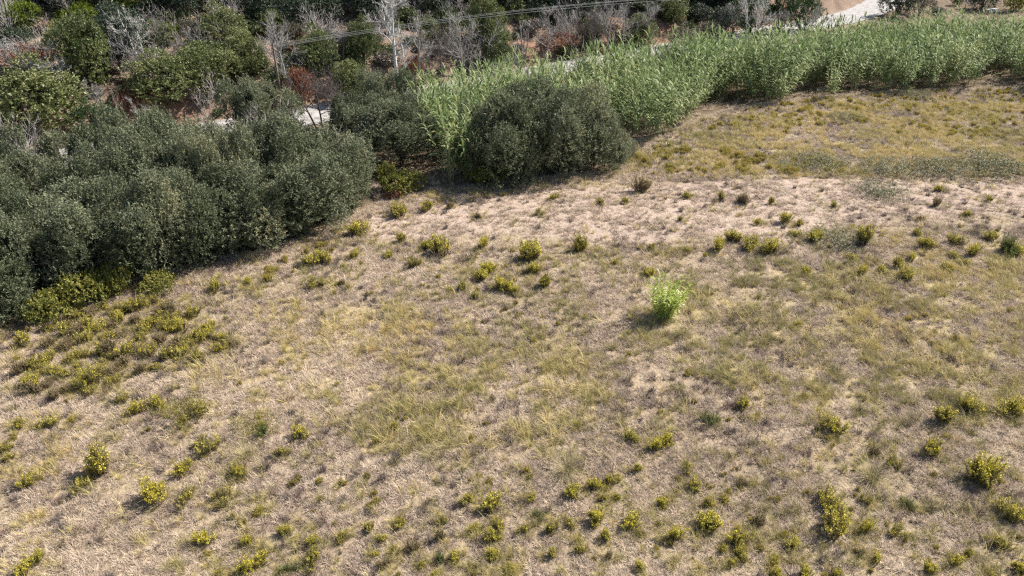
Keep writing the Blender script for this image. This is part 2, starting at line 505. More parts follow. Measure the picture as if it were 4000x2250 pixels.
# ------------------------------------------------------------------ dry grass over the field
def grass_mesh(name, n, rad_, lo, hi, wid, ang0, ang1, mat, seed, segs=2, bend=0.6):
    r = np.random.default_rng(seed); g = Geo()
    a = r.uniform(0, 6.283, n); q = rad_ * np.sqrt(r.uniform(0, 1, n))
    base = np.stack([np.cos(a) * q, np.sin(a) * q, np.full(n, -0.01)], 1)
    az = a + r.normal(0, 1.0, n) if bend > 0.3 else r.uniform(0, 6.283, n)
    el = np.radians(r.uniform(ang0, ang1, n)); Ln = r.uniform(lo, hi, n)
    P = [base]; e = el.copy()
    for k in range(segs):
        d = np.stack([np.cos(az) * np.cos(e), np.sin(az) * np.cos(e), np.sin(e)], 1)
        P.append(P[-1] + d * (Ln / segs)[:, None]); e = e - bend * r.uniform(0.3, 1.2, n)
    P = np.stack(P, 1); P[..., 2] = np.maximum(P[..., 2], 0.0)
    side = np.stack([-np.sin(az), np.cos(az), r.uniform(-.5, .5, n)], 1)
    wp = np.linspace(1, 0.25, segs + 1)[None] * wid * r.uniform(.6, 1.3, n)[:, None]
    g.strips(P, unit(side), wp, np.clip(r.normal(0.5, 0.27, n), 0, 1))
    return g.mesh(name, mat)


mats_ = variants('straw_mat', [grass_mesh('straw_mat', 42, 0.15, 0.10, 0.30, 0.020, 10, 78, M['straw'], 100 + i, 2, 0.5) for i in range(6)])
talls = variants('grass_tuft', [grass_mesh('grass_tuft', 60, 0.10, 0.25, 0.65, 0.014, 45, 88, M['tall'], 120 + i, 3, 0.45) for i in range(6)])
stalks = variants('seed_stalks', [grass_mesh('seed_stalks', 14, 0.16, 0.6, 1.1, 0.022, 40, 85, M['tall'], 140 + i, 4, 0.35) for i in range(5)])
deads = variants('dead_tuft', [grass_mesh('dead_tuft', 70, 0.11, 0.12, 0.36, 0.016, 25, 88, M['dead'], 160 + i, 2, 0.3) for i in range(5)])

def field_scatter():
    # low straw mat everywhere
    xy, px, py = rand_field(300000, 14.5, 92)
    k = (beyond_front(xy[:, 0], xy[:, 1]) < 0.8)
    xy, px, py = xy[k], px[k], py[k]
    nzs = fbm(xy[:, 0] * 0.3, xy[:, 1] * 0.3, 55)
    inb = in_poly(px, py, bare)
    hf = fbm(xy[:, 0] * 1.1, xy[:, 1] * 1.1, 57, 3)
    keep = R.uniform(0, 1, len(xy)) < np.where(inb, 0.2, 0.35 + 0.75 * nzs) * (0.25 + 1.5 * sst(hf, .32, .62))
    xy, px, py, nzs, inb = xy[keep], px[keep], py[keep], nzs[keep], inb[keep]
    it = np.clip(fbm(xy[:, 0] * 0.22, xy[:, 1] * 0.22, 61) * 1.2 - 0.15 + R.normal(0, 0.33, len(xy)), 0, 1)
    scatter_on('straw_cover', 'short dry straw matting the whole field', xy, mats_, 6, 0.7, 1.25, it, 0.1, 0.9)
    # taller tufts
    xy, px, py = rand_field(130000, 14.5, 90)
    bfr = beyond_front(xy[:, 0], xy[:, 1])
    n = fbm(xy[:, 0] * 0.2, xy[:, 1] * 0.2, 71, 4); n2 = fbm(xy[:, 0] * 0.8, xy[:, 1] * 0.8, 75, 2)
    jx = (n - .5) * 900; jy = (n2 - .5) * 300
    d = 0.30 + 0.75 * in_poly(px + jx, py + jy, GREENZ) + 0.5 * in_poly(px + jx, py + jy, MIDZ) + 1.6 * in_poly(px + jx * .4, py + jy * .3, UPZ)
    d = d * (0.25 + 0.75 * sst(n, 0.3, 0.62)) * sst(n2, 0.30, 0.62) * 1.3
    d = np.where(in_poly(px, py, bare), d * 0.12, d)
    k = (R.uniform(0, 1, len(xy)) < d) & (bfr < 0.2)
    xy, px, py = xy[k], px[k], py[k]
    it = np.clip(fbm(xy[:, 0] * 0.15, xy[:, 1] * 0.15, 81) * 1.7 - 0.42 + R.normal(0, 0.18, len(xy)) + 0.25 * in_poly(px, py, UPZ), 0, 1)
    it = np.clip(it + R.normal(0, .16, len(it)), 0, 1)
    scatter_on('grass_tufts', 'taller olive and straw coloured grass growing in drifts across the field', xy, talls, 6, 0.45, 1.0, it, 0.15)
    # seed stalks
    xy, px, py = rand_field(60000, 14.5, 80)
    n = fbm(xy[:, 0] * 0.25, xy[:, 1] * 0.25, 91, 3)
    d = (0.05 + 0.3 * in_poly(px, py, GREENZ) + 0.3 * in_poly(px, py, MIDZ)) * sst(n, 0.35, 0.65)
    k = (R.uniform(0, 1, len(xy)) < d) & (beyond_front(xy[:, 0], xy[:, 1]) < -0.5) & ~in_poly(px, py, bare)
    xy = xy[k]
    scatter_on('seed_stalk_grass', 'thin yellow seed stalks arching above the field grass', xy, stalks, 5, 0.6, 1.05, np.clip(R.normal(0.75, 0.15, len(xy)), 0, 1), 0.2)
    # dark dead tufts
    xy, px, py = rand_field(26000, 14.5, 85)
    n = fbm(xy[:, 0] * 0.35, xy[:, 1] * 0.35, 95, 3)
    k = (R.uniform(0, 1, len(xy)) < np.where(in_poly(px, py, bare), .16, .5) * sst(n, 0.33, 0.62)) & (beyond_front(xy[:, 0], xy[:, 1]) < -0.3)
    xy = xy[k]
    scatter_on('dead_tufts', 'small grey brown dead tufts scattered through the straw', xy, deads, 5, 0.5, 1.6, R.uniform(0, 1, len(xy)), 0.15)


field_scatter()


# ------------------------------------------------------------------ yellow flowered weeds
def weed_mesh(seed, width, height, bloom, leafmat, stuff=False, nst=None):
    """returns (foliage mesh, blossom mesh) of one bushy weed"""
    r = np.random.default_rng(seed); g = Geo(); b = Geo()
    n = nst or int(44 + 44 * width)
    off = r.normal(0, .12, 2) * width
    az = r.uniform(0, 6.283, n); spread = np.sqrt(r.uniform(0, 1, n))
    ncl = r.integers(2, 5); ci = r.integers(0, ncl, n); ca = r.uniform(0, 6.283, ncl); cr = r.uniform(.12, .34, ncl) * width; chh = r.uniform(.6, 1.05, ncl)
    coff = np.stack([np.cos(ca) * cr, np.sin(ca) * cr], 1)[ci]; spread = spread * .68
    top = np.stack([np.cos(az) * spread * width / 2, np.sin(az) * spread * width / 2, height * (1 - 0.45 * spread ** 2) * r.uniform(.5, 1.08, n)], 1)
    top[:, 2] *= chh[ci]; top[:, :2] += coff; b0_off = coff
    lob = 0.72 + 0.4 * np.sin(az * 2 + r.uniform(0, 6)) * r.uniform(.3, 1)
    top[:, :2] = top[:, :2] * lob[:, None] + off
    b0 = np.stack([np.cos(az) * spread * width * .13, np.sin(az) * spread * width * .13, np.zeros(n)], 1)
    b0[:, :2] += b0_off * .8 + off
    tt = np.linspace(0, 1, 4)[None, :, None]
    mid = b0[:, None] * (1 - tt) + top[:, None] * tt
    mid[..., :2] = b0[:, None, :2] + (top - b0)[:, None, :2] * tt ** 0.8
    mid[..., 2] = top[:, None, 2] * tt[..., 0] ** 0.9
    g.tubes(mid, np.linspace(.010, .004, 4)[None] * np.ones((n, 1)), 3, r.uniform(0, 1, n), 1)
    k = 22
    u = r.uniform(.28, 1.0, (n, k)); P = b0[:, None] * (1 - u[..., None]) + top[:, None] * u[..., None]
    P[..., :2] = b0[:, None, :2] + (top - b0)[:, None, :2] * u[..., None] ** 0.8
    ax = unit(top - b0)
    d = unit(ax[:, None] * 0.7 + rdir(n * k, r).reshape(n, k, 3) * 0.8 + np.array([0, 0, .25]))
    P = P.reshape(-1, 3); d = d.reshape(-1, 3)
    tint = np.clip(0.15 + 0.6 * u.ravel() + r.normal(0, .16, n * k) - 0.1, 0, 1)
    g.leaves(P, d, rdir(n * k, r), r.uniform(.05, .095, n * k), r.uniform(.012, .022, n * k), tint, 0)
    nb = min(n, int(n * bloom))
    if nb:
        sel = r.permutation(n)[:nb]; kb = 15
        ub = r.uniform(.74, 1.03, (nb, kb)); Pb = b0[sel][:, None] * (1 - ub[..., None]) + top[sel][:, None] * ub[..., None]
        Pb[..., :2] = b0[sel][:, None, :2] + (top - b0)[sel][:, None, :2] * ub[..., None] ** 0.8
        Pb = Pb.reshape(-1, 3) + r.normal(0, .022, (nb * kb, 3))
        db = unit(rdir(nb * kb, r) + np.array([0, 0, .6]))
        b.leaves(Pb, db, rdir(nb * kb, r), r.uniform(.02, .036, nb * kb), r.uniform(.016, .03, nb * kb), r.uniform(0, 1, nb * kb), 0)
    if stuff:
        for q in range(len(b.v)):
            g.add(b.v[q], np.arange(len(b.v[q])).reshape(-1, 4), b.t[q], 2)
        return g.mesh('weed_mass', [M['weedstuff'], M['weedstem'], M['bloomstuff']])
    fm = g.mesh('weed_foliage', [leafmat, M['weedstem']])
    bm = b.mesh('weed_blossom', [M['bloom']]) if nb else None
    return fm, bm


WEED_T = {}
for fl, (bl, mt) in enumerate([(0.0, 'weedbrown'), (0.2, 'weed'), (0.5, 'weed'), (0.9, 'weed')]):
    WEED_T[fl] = [weed_mesh(300 + fl * 10 + i, 0.9, 0.75, bl * (0.8 + .4 * i / 3), M[mt]) for i in range(4)]
WEED_T[4] = [weed_mesh(350 + i, 0.9, 0.7, 0.0, M['weedgreen']) for i in range(3)]
WEED_T[5] = [weed_mesh(360 + i, 0.7, 0.7, 0.0, M['weedbrown'], nst=16) for i in range(3)]

# (pixel x, pixel y of the foot, width in pixels, bloom 0..3, 4 = green without flowers)
WEEDS = [
 (70,1665,60,2),(178,1672,80,2),(280,1645,35,2),(510,1636,75,3),(487,1570,50,1),(630,1595,80,2),(766,1625,100,1),(725,1655,60,1),
 (30,1760,60,1),(36,1812,60,1),(124,1880,80,2),(321,1905,90,1),(450,1832,150,2),(725,1835,90,2),(610,1946,120,3),(745,1955,90,1),(870,1960,90,1),
 (920,1855,80,2),(787,2118,90,3),(160,2210,70,2),(98,2252,90,3),(978,2122,60,3),(963,2245,90,3),(864,2245,40,1),(813,1760,110,1),
 (1026,1695,80,4),(1200,1705,80,2),(1103,1785,60,1),(1538,1690,45,2),(1424,2075,65,1),(1554,2045,60,2),(1476,2126,50,2),(1212,2137,60,3),
 (1336,2116,55,2),(1130,2080,60,2),(1238,2194,100,1),(1026,2188,80,3),(1120,2235,70,4),(1170,2225,45,4),(1445,2178,40,3),(1507,2210,60,0),(1605,2152,70,0),
 (1543,2157,40,1),(1838,1950,60,2),(1930,1966,100,3),(1937,2060,60,2),(1849,2085,50,2),(1720,2110,60,0),(1771,2178,60,3),(1720,2194,55,4),(1910,2126,80,2),
 (1952,2183,70,2),(1642,2210,40,2),(1864,2225,40,0),(1700,2245,50,2),(1989,2245,50,2),(1725,2043,50,1),
 (2476,1722,70,2),(2600,1738,70,3),(2538,1769,80,3),(2481,1852,50,2),(2259,1660,50,1),(2761,1650,70,4),(2916,1609,70,2),(2305,1909,70,3),(2228,1945,80,3),
 (2383,1883,60,1),(2362,1960,50,1),(2414,1945,45,2),(2078,1950,50,2),(2321,2043,90,3),(2228,2048,60,1),(2466,2038,90,3),(2595,1971,60,3),(2694,1900,70,2),
 (2688,1836,60,1),(2766,1971,50,2),(2823,1955,50,2),(2911,1898,60,0),(2605,2116,80,3),(2373,2116,55,3),(2254,2110,35,1),(2150,2070,70,1),(2052,2085,60,1),
 (2093,2017,50,4),(2745,2060,120,3),(2890,2106,90,2),(2963,2048,80,0),(2140,2168,55,2),(2274,2157,50,2),(2373,2194,50,0),(2518,2235,50,3),(2838,2162,50,2),
 (2900,2188,70,2),(2854,2210,40,3),(2010,2245,40,3),(2497,2095,40,1),
 (3135,1557,40,1),(3217,1686,110,2),(3740,1588,100,2),(3673,1670,120,2),(3637,1760,100,2),(3963,1620,110,3),(3410,1780,60,0),(3487,1820,60,1),(3807,1883,160,3),
 (3202,1960,110,2),(3093,2162,80,2),(3383,1966,50,1),(3543,1981,70,4),(3285,2105,150,2),(3362,2095,70,3),(3507,2095,80,1),(3916,2007,110,2),(3983,2017,80,2),
 (3900,2131,80,1),(3725,2214,70,3),(3642,2240,70,3),(3973,2240,90,3),(3414,2173,50,3),(3140,2240,70,3),(3021,2194,50,2),(3031,2245,50,3),(3259,2235,60,2),
 (3797,2178,50,2),(3859,2245,50,2),(3352,2178,50,0),
 (859,1145,70,2),(978,1114,40,3),(1580,835,100,1),(1678,824,70,1),(1362,928,90,3),(1233,1124,70,1),(1342,1119,45,0),(1290,1026,80,2),(1181,1036,80,2),
 (1518,1000,50,3),(1662,969,60,3),(1750,990,110,2),(1880,980,60,3),(1621,1040,60,1),(1875,1088,70,3),(1952,1130,80,3),(1756,1140,35,1),(1823,1135,55,2),
 (1870,1166,55,1),(1994,1140,60,3),(1378,1016,50,2),(1559,954,60,2),(1921,1062,80,3),(1875,855,35,0),(1756,814,45,0),
 (2274,970,90,2),(2533,1073,65,3),(2404,1031,30,2),(2057,1073,65,3),(2150,1130,80,2),(2052,1010,120,3),(2010,1150,40,3),(2694,772,40,2),(2802,778,45,2),
 (2906,798,65,0),(2435,793,40,1),(2342,798,45,1),(2104,840,40,1),(2662,866,30,1),(2963,876,40,3),(2807,995,70,3),(2844,943,80,3),(2927,980,90,2),
 (2688,985,30,2),(2155,778,50,1),(2543,975,40,1),(2492,747,90,0),
 (3057,870,60,3),(3119,876,35,2),(3016,793,35,2),(3171,948,80,3),(3119,922,50,2),(3031,980,90,3),(3373,970,100,2),(3316,1015,50,2),(3150,1067,45,3),
 (3357,1083,55,3),(3481,1041,70,2),(3435,1062,40,3),(3518,1083,70,2),(3554,1010,45,3),(3595,969,70,3),(3585,922,50,2),(3750,953,70,2),(3807,990,65,3),
 (3880,938,60,3),(3714,1005,55,2),(3678,1057,60,2),(3745,1041,50,2),(3932,990,110,4),(3978,1000,70,3),(3662,803,50,0),(3766,850,40,2),(3590,860,30,0),
 (3850,783,40,1),(3248,808,40,1),(3678,746,40,2),(3109,1275,35,3),
]
# the crowded patch under the left willows
PATCH = [(230, 1260), (420, 1195), (620, 1190), (800, 1250), (930, 1310), (900, 1400), (700, 1450), (520, 1480), (330, 1560), (120, 1560), (60, 1450), (120, 1340)]
pr = np.random.default_rng(44)
PW = []
while len(PW) < 80:
    q = (pr.uniform(50, 940), pr.uniform(1190, 1560))
    if in_poly(np.array([q[0]]), np.array([q[1]]), PATCH)[0] and all(math.hypot(q[0] - a[0], (q[1] - a[1]) * 1.6) > 42 for a in PW):
        PW.append((q[0], q[1], pr.uniform(55, 95), int(pr.choice([0, 1, 1, 2]))))

REG = [  # (polygon test, phrase)
 (lambda x, y: x < 1480 and y < 1200, 'below the willow thicket'),
 (lambda x, y: x < 2500 and y < 870, 'on bare ground below the dark shrub'),
 (lambda x, y: x < 2200 and y < 1200, 'in open grass left of the reed clump'),
 (lambda x, y: x < 2700 and y < 1200, 'just behind the bright reed clump'),
 (lambda x, y: x < 3000 and y < 900, 'on the pale strip behind the reed clump'),
 (lambda x, y: y < 890 and x > 2900, 'on the pale strip at right'),
 (lambda x, y: x < 3420 and y < 1300, 'around the grey bramble mound'),
 (lambda x, y: y < 1300, 'in the grass near the right edge'),
 (lambda x, y: x < 560 and y < 1770, 'below the crowded weed patch at left'),
 (lambda x, y: x < 560, 'in the bottom left corner'),
 (lambda x, y: x < 1150 and y < 1800, 'in the mottled grass at left'),
 (lambda x, y: x < 1050 and y < 2000, 'below the mottled grass at left'),
 (lambda x, y: x < 1320 and y < 1850, 'in the plain grass at centre left'),
 (lambda x, y: x < 1320, 'near the bottom edge at centre left'),
 (lambda x, y: x < 2020 and y < 2130, 'in the lower middle grass'),
 (lambda x, y: x < 2020, 'along the middle of the bottom edge'),
 (lambda x, y: x < 2640 and y < 1990, 'straight below the reed clump'),
 (lambda x, y: x < 2640 and y < 2090, 'in the second row above the bottom edge'),
 (lambda x, y: x < 2640, 'along the bottom edge below the reed clump'),
 (lambda x, y: x < 3070 and y < 2000, 'in the grass right of centre'),
 (lambda x, y: x < 3070, 'along the bottom edge right of centre'),
 (lambda x, y: y < 1800, 'in the right hand grass'),
 (lambda x, y: y < 2120 and x < 3580, 'below the arching tussock'),
 (lambda x, y: x < 3580, 'along the bottom edge below the arching tussock'),
 (lambda x, y: True, 'in the bottom right corner'),
]
ORD = ['leftmost', 'second from left', 'third from left', 'fourth from left', 'fifth from left', 'sixth from left', 'seventh from left', 'eighth from left', 'ninth from left']
KINDW = {0: 'brown flowerless weed', 1: 'sparsely flowered olive weed', 2: 'yellow tipped olive weed', 3: 'bright yellow flowering weed', 4: 'green leafy weed', 5: 'bare brown weed'}


def weed_labels(ws):
    info = []
    for x, y, w, k in ws:
        p = at(x, y); wm = w * depth(p) / F
        reg = next(ph for fn, ph in REG if fn(x, y))
        size = 'small' if wm < 0.62 else 'large' if wm > 1.0 else 'medium'
        info.append((x, size, k, reg))
    out = []
    for i, (x, size, k, reg) in enumerate(info):
        same = sorted([j for j, q in enumerate(info) if q[1:] == (size, k, reg)], key=lambda j: info[j][0])
        if len(same) == 1: out.append(f'{size} {KINDW[k]} {reg}')
        else: out.append(f'{ORD[same.index(i)]} {size} {KINDW[k]} {reg}')
    return out


def plant_weed(px, py, w, k, label, group, i):
    p = at(px, py); dp = depth(p)
    wm = w * dp / F
    fm, bm = WEED_T[k][i % len(WEED_T[k])]
    sx = wm / 0.9 * 1.25
    hs = sx * R.uniform(0.7, 0.95) * (1.05 if wm < 0.7 else 0.9)
    FEET.append((p[0], p[1], wm))
    o = thing('flowering_weed' if k in (1, 2, 3) else 'field_weed', p, R.uniform(0, 6.28), label, 'weed', group, (sx, sx, hs))
    link('foliage', fm, o)
    if bm: link('blossom', bm, o)
    return o


FEET = []
WL = weed_labels(WEEDS)
for i, (w, lb) in enumerate(zip(WEEDS, WL)):
    plant_weed(*w, lb, 'single weeds dotted over the field', i)
for i, w in enumerate(PW):
    plant_weed(*w, 'yellow flecked olive weed crowded in the big patch under the willows at left', 'weeds crowded in the left patch', i)

ft = np.array(FEET); kf = 7
fa = R.uniform(0, 6.283, (len(ft), kf)); fr_ = ft[:, 2:3] * R.uniform(.2, .85, (len(ft), kf))
scatter_on('grass_at_weed_feet', 'straw and olive grass growing up around the feet of the weeds',
           np.column_stack([(ft[:, :1] + np.cos(fa) * fr_).ravel(), (ft[:, 1:2] + np.sin(fa) * fr_).ravel()]), talls, 6, .4, .8, np.clip(R.normal(.5, .22, len(ft) * kf), 0, 1), .2)
# weeds that run together into a mass
wmass = variants('weed_mass', [weed_mesh(400 + i, 0.95, 0.6, 0.22 + .2 * i, M['weed'], True) for i in range(4)])


def mass(name, label, poly, n, s0, s1, t0, jit=0.5):
    pts = []
    P = np.array(poly, float); lo, hi = P.min(0), P.max(0)
    corners = np.array([at(*q)[:2] for q in poly]); a, b = corners.min(0) - 1, corners.max(0) + 1
    xy = R.uniform(a, b, (n * 4, 2)); px, py = project(xy[:, 0], xy[:, 1], ground_z(xy[:, 0], xy[:, 1]))
    nn = fbm(xy[:, 0] * 0.35, xy[:, 1] * 0.35, 123, 3)
    k = in_poly(px + (nn - .5) * 260, py + (nn - .5) * 90, poly) & (R.uniform(0, 1, len(xy)) < .7 * sst(nn, .3, .62) * sst(fbm(xy[:, 0] * 1.2, xy[:, 1] * 1.2, 127, 2), .35, .6)) & (beyond_front(xy[:, 0], xy[:, 1]) < -0.3)
    xy = xy[k][:n]
    it = np.clip(fbm(xy[:, 0] * .3, xy[:, 1] * .3, 131) * 1.5 - .25 + t0, 0, 1)
    scatter_on(name, label, xy, wmass, 4, s0, s1, it, 0.12)


mass('weed_thicket', 'olive and yellow weeds running together below the cane belt',
     [(2420, 590), (2700, 600), (3050, 600), (3300, 640), (3250, 690), (2900, 690), (2600, 680), (2400, 640)], 300, 0.6, 1.0, 0.0)
mass('weed_meadow', 'mustard coloured weed meadow in front of the canes at right',
     [(2750, 520), (2900, 450), (3150, 400), (3500, 370), (3750, 345), (4150, 340), (4150, 540), (3700, 560), (3400, 500), (3000, 540)], 900, 0.5, 0.95, 0.15)
xy, px, py = rand_field(9000, 14.5, 60)
nn = fbm(xy[:, 0] * .3, xy[:, 1] * .3, 211, 3)
k = (R.uniform(0, 1, len(xy)) < sst(nn, .35, .65) * np.where(py > 1850, .30, .10)) & (beyond_front(xy[:, 0], xy[:, 1]) < -1) & ~in_poly(px, py, bare)
xy = xy[k]
scatter_on('low_weeds', 'small brownish weeds half sunk in the straw all over the field', xy, wmass, 4, .28, .6, np.clip(R.normal(.35, .3, len(xy)), 0, 1), .15)
print('low weeds', len(xy))
mass('weed_fringe', 'low yellow weeds fringing the foot of the willow thicket',
     [(900, 1060), (1100, 990), (1330, 925), (1420, 920), (1340, 1010), (1150, 1080), (950, 1110)], 110, 0.6, 0.95, 0.1)


# ------------------------------------------------------------------ big grass tussocks standing out of the straw
def tussock_mesh(seed, n=170, h=1.0):
    return grass_mesh('tussock_blades', n, 0.12, 0.5 * h, 1.15 * h, 0.013, 35, 88, M['tussock'], seed, 4, 0.42)


M['tussock'] = ramp_mat('tussock_blade', [(0.19, 0.16, 0.09), (0.36, 0.31, 0.15), (0.54, 0.46, 0.22)], trans=0.3, objvar=0.3)
TUS = [(2660, 1310, 1.1, 'grey green grass tussock just right below the bright reed clump'),
       (2780, 1260, 1.0, 'straw tussock with long arching stalks right of the bright reed clump'),
       (3400, 1880, 1.3, 'wide straw tussock with blades fanned out low, in the lower right'),
       (2215, 1850, 1.25, 'tall straw tussock leaning left above the lower weeds'),
       (1530, 1250, 0.9, 'feathery grey grass tussock left of centre'),
       (1680, 1790, 0.9, 'grey green tussock above the dark hole in the grass'),
       (3180, 1190, 1.0, 'green grass tussock below the bramble mound'),
       (960, 1790, 1.1, 'yellow tussock with tall bent stalks in the left grass')]
tmesh = [tussock_mesh(500 + i) for i in range(4)]
for i, (px, py, s, lb) in enumerate(TUS):
    o = link('grass_tussock', tmesh[i % 4], loc=at(px, py)); o.scale = (s, s, s * .85); o.rotation_euler.z = i * 1.3
    tag(o, lb, 'tussock', 'large grass tussocks')


# ------------------------------------------------------------------ giant cane
def cane_geo(g, r, h, lean, az, leafmat=0, stemmat=1, base=(0, 0, 0), ll=0.62, lw=0.055, nl=22, start=0.2, droop=1.9, fan=None):
    k = 7; u = np.linspace(0, 1, k)
    d = np.array([math.cos(az), math.sin(az), 0])
    P = np.array(base) + d * (lean * h * u ** 1.8)[:, None] + np.array([0, 0, 1.0]) * (h * u * (1 - 0.12 * abs(lean) * u))[:, None]
    g.tubes(P[None], (0.016 * (1 - .7 * u))[None], 4, r.uniform(.2, .9), stemmat)
    uu = np.linspace(start, 1, nl) + r.normal(0, .012, nl); uu = np.clip(uu, 0, 1)
    B = np.stack([np.interp(uu, u, P[:, c]) for c in range(3)], 1)
    ph0 = r.uniform(0, 6.283) if fan is None else fan
    ph = ph0 + np.where(np.arange(nl) % 2, math.pi, 0) + r.normal(0, .45, nl)
    a = np.radians(np.interp(uu, [0, .8, 1], [50, 40, 12])) + r.normal(0, .12, nl)
    Ln = ll * r.uniform(.75, 1.2, nl) * np.interp(uu, [0, .4, .9, 1], [.7, 1.05, 1, .8])
    segs = 4; pts = [B]; e = a.copy()
    for s in range(segs):
        dd = np.stack([np.cos(ph) * np.sin(e), np.sin(ph) * np.sin(e), np.cos(e)], 1)
        pts.append(pts[-1] + dd * (Ln / segs)[:, None]); e = e + droop / segs * r.uniform(.7, 1.3, nl) * np.interp(uu, [0, .85, 1], [1.1, 1, .35])
    side = np.stack([-np.sin(ph), np.cos(ph), r.normal(0, .25, nl)], 1)
    wp = np.array([.8, 1, .85, .5, .05])[None] * lw * r.uniform(.75, 1.2, nl)[:, None]
    tint = np.clip(r.normal(.5, .22, nl) - 0.1 * (uu < .4) + np.where(r.uniform(0, 1, nl) < .08, .5, 0), 0, 1)
    g.strips(np.stack(pts, 1), unit(side), wp, tint, leafmat)


def make_cane(seed, h, lean=0.12, name='cane', mats=None, **kw):
    r = np.random.default_rng(seed); g = Geo()
    cane_geo(g, r, h, lean, math.pi / 2 * 3, **kw)   # leans toward -Y of its own axes
    return g.mesh(name, mats or [M['cane'], M['canestem']])


def clump_mesh(seed, n=12, hm=4.7, rad0=.70):
    r = np.random.default_rng(seed); g = Geo()
    for i in range(n):
        a = r.uniform(0, 6.283); q = rad0 * math.sqrt(r.uniform(0, 1)); h = hm * r.uniform(.72, 1.08)
        cane_geo(g, r, h,   .06 + .42 * q / rad0 * r.uniform(.4, 1.2), a + r.normal(0, .4), 0, 1, (math.cos(a) * q, math.sin(a) * q, -.05), .78, .105, 20, .22, 2.1)
    return g


canes = variants('cane_stalk', [clump_mesh(600 + i).mesh('cane_stalk', [M['cane'], M['canestem']]) for i in range(10)])
M['canefront'] = ramp_mat('cane_leaf_front', [(0.075, 0.125, 0.04), (0.18, 0.25, 0.085), (0.35, 0.40, 0.20), (0.45, 0.42, 0.16)], trans=0.35, rough=0.55, spec=0.25, objvar=0.35)

BACK_PX = [(1380, 330), (1700, 290), (2000, 232), (2300, 212), (2700, 172), (3000, 135), (3200, 112), (3500, 80), (3750, 68), (4000, 72), (4500, 72)]
BACK = np.array([at(px, py, 4.7)[:2] for px, py in BACK_PX])
CFRONT_PX = [(1500, 700), (1650, 760), (1850, 742), (2080, 640), (2300, 560), (2420, 560), (2500, 545), (2560, 555), (2700, 500), (2780, 440), (2800, 390), (2880, 385), (2920, 415), (3000, 425), (3110, 405),
             (3140, 345), (3200, 345), (3225, 388), (3400, 380), (3600, 360), (3750, 350), (3800, 345), (3830, 300), (3960, 300), (4020, 345), (4150, 400), (4500, 430)]
CFRONT = np.array([at(*p)[:2] for p in CFRONT_PX])


def cane_belt():
    n = 9000
    x = R.uniform(-9.5, 95, n); y = R.uniform(52, 128, n)
    fr = np.interp(x, CFRONT[:, 0], CFRONT[:, 1]) + .9; bk = np.interp(x, BACK[:, 0], BACK[:, 1])
    hn = fbm(x * .16, y * .16, 151, 3); px, py = project(x, y, ground_z(x, y))
    k = (y > fr) & (y < bk + (hn - .5) * 2.5 + .6) & (px < 4350)
    k &= (x > np.where(y < 65, -6.0, -8.3))
    k &= ~((x < 6.5) & (y > 60.5 + 0.2 * x) & (y < 68) & (x > -3))
    x, y, fr, hn = x[k], y[k], fr[k], hn[k]
    keep = []
    for i in range(len(x)):              # keep the clumps apart
        if all((x[i] - x[j]) ** 2 + (y[i] - y[j]) ** 2 > 2.1 for j in keep[-4000:]): keep.append(i)
    x, y, fr, hn = x[keep], y[keep], fr[keep], hn[keep]
    front = (y - fr < 1.7)
    s = (0.86 + 0.5 * hn) * R.uniform(.72, 1.16, len(x)) * np.where(front, .92, 1)
    s = np.where(y > np.interp(x, BACK[:, 0], BACK[:, 1]) - 2.2, R.uniform(.92, 1.06, len(x)), s)
    s = s * (1.16 - .16 * sst(x, 18, 45))
    zz = ground_z(x, y)
    it = np.clip(fbm(x * .12, y * .12, 161) * 1.2 - .2 + R.normal(0, .2, len(x)), 0, 1)
    b = ~front
    m = b.sum()
    scatter('cane_thicket', 'tall blue green giant cane thicket running along the stream', np.column_stack([x, y, zz])[b],
            np.column_stack([R.normal(0, .08, m), R.normal(0, .08, m), R.uniform(0, 6.283, m)]), np.column_stack([s, s, s])[b], R.integers(0, 10, m), it[b], canes)
    fm = [clump_mesh(630 + i, 10, 4.5, .5).mesh('front_canes', [M['canefront'], M['canestem']]) for i in range(6)]
    for q, i in enumerate(np.nonzero(front)[0]):
        o = link('cane_clump', fm[q % 6], loc=(x[i], y[i], zz[i])); o.rotation_euler = (R.uniform(.02, .22), R.normal(0, .08), R.normal(0, .5)); o.scale = (s[i],) * 3
        tag(o, 'leafy green cane clump in the sunlit front row of the cane thicket', 'cane clump', 'cane clumps along the thicket front')
    print('cane clumps', m, front.sum())


cane_belt()

# single canes that lean or lie out of the thicket
LEAN = [(2745, 478, 3.6, 1.25, -1.35, 'arching single cane bowed low over the grass edge'),
        (2470, 548, 3.0, 1.35, -1.9, 'flattened yellow cane lying at the near end of the belt'),
        (2560, 560, 3.2, 1.2, 0.6, 'broken cane lying toward the dark shrub'),
        (3560, 355, 3.5, 1.15, -0.5, 'pale leaning cane low on the right hand belt'),
        (3770, 335, 4.0, 0.9, 1.2, 'cane leaning right into the dark gap of the belt'),
        (3170, 375, 3.4, 1.05, 0.9, 'brown plumed cane leaning into the first dark gap'),
        (3460, 352, 3.6, 1.1, -0.8, 'bowed cane with a pale tip at the belt foot')]
M['reedy'] = ramp_mat('old_cane_leaf', [(0.19, 0.23, 0.08), (0.34, 0.34, 0.13), (0.48, 0.42, 0.22)], trans=0.3, rough=0.4, objvar=0.3)
for i, (px, py, h, tl, yaw, lb) in enumerate(LEAN):
    r = np.random.default_rng(650 + i); g = Geo(); gs_ = Geo()
    cane_geo(g, r, h, 0.25, math.pi * 1.5, 0, 1)
    o = thing('leaning_cane', at(px, py) + np.array([0, .4, .05]), yaw, lb, 'cane', 'canes fallen out of the thicket', (1, 1, 1), (tl, 0))
    link('stalk', g.mesh('leaning_cane', [M['reedy'], M['canestem']]), o)

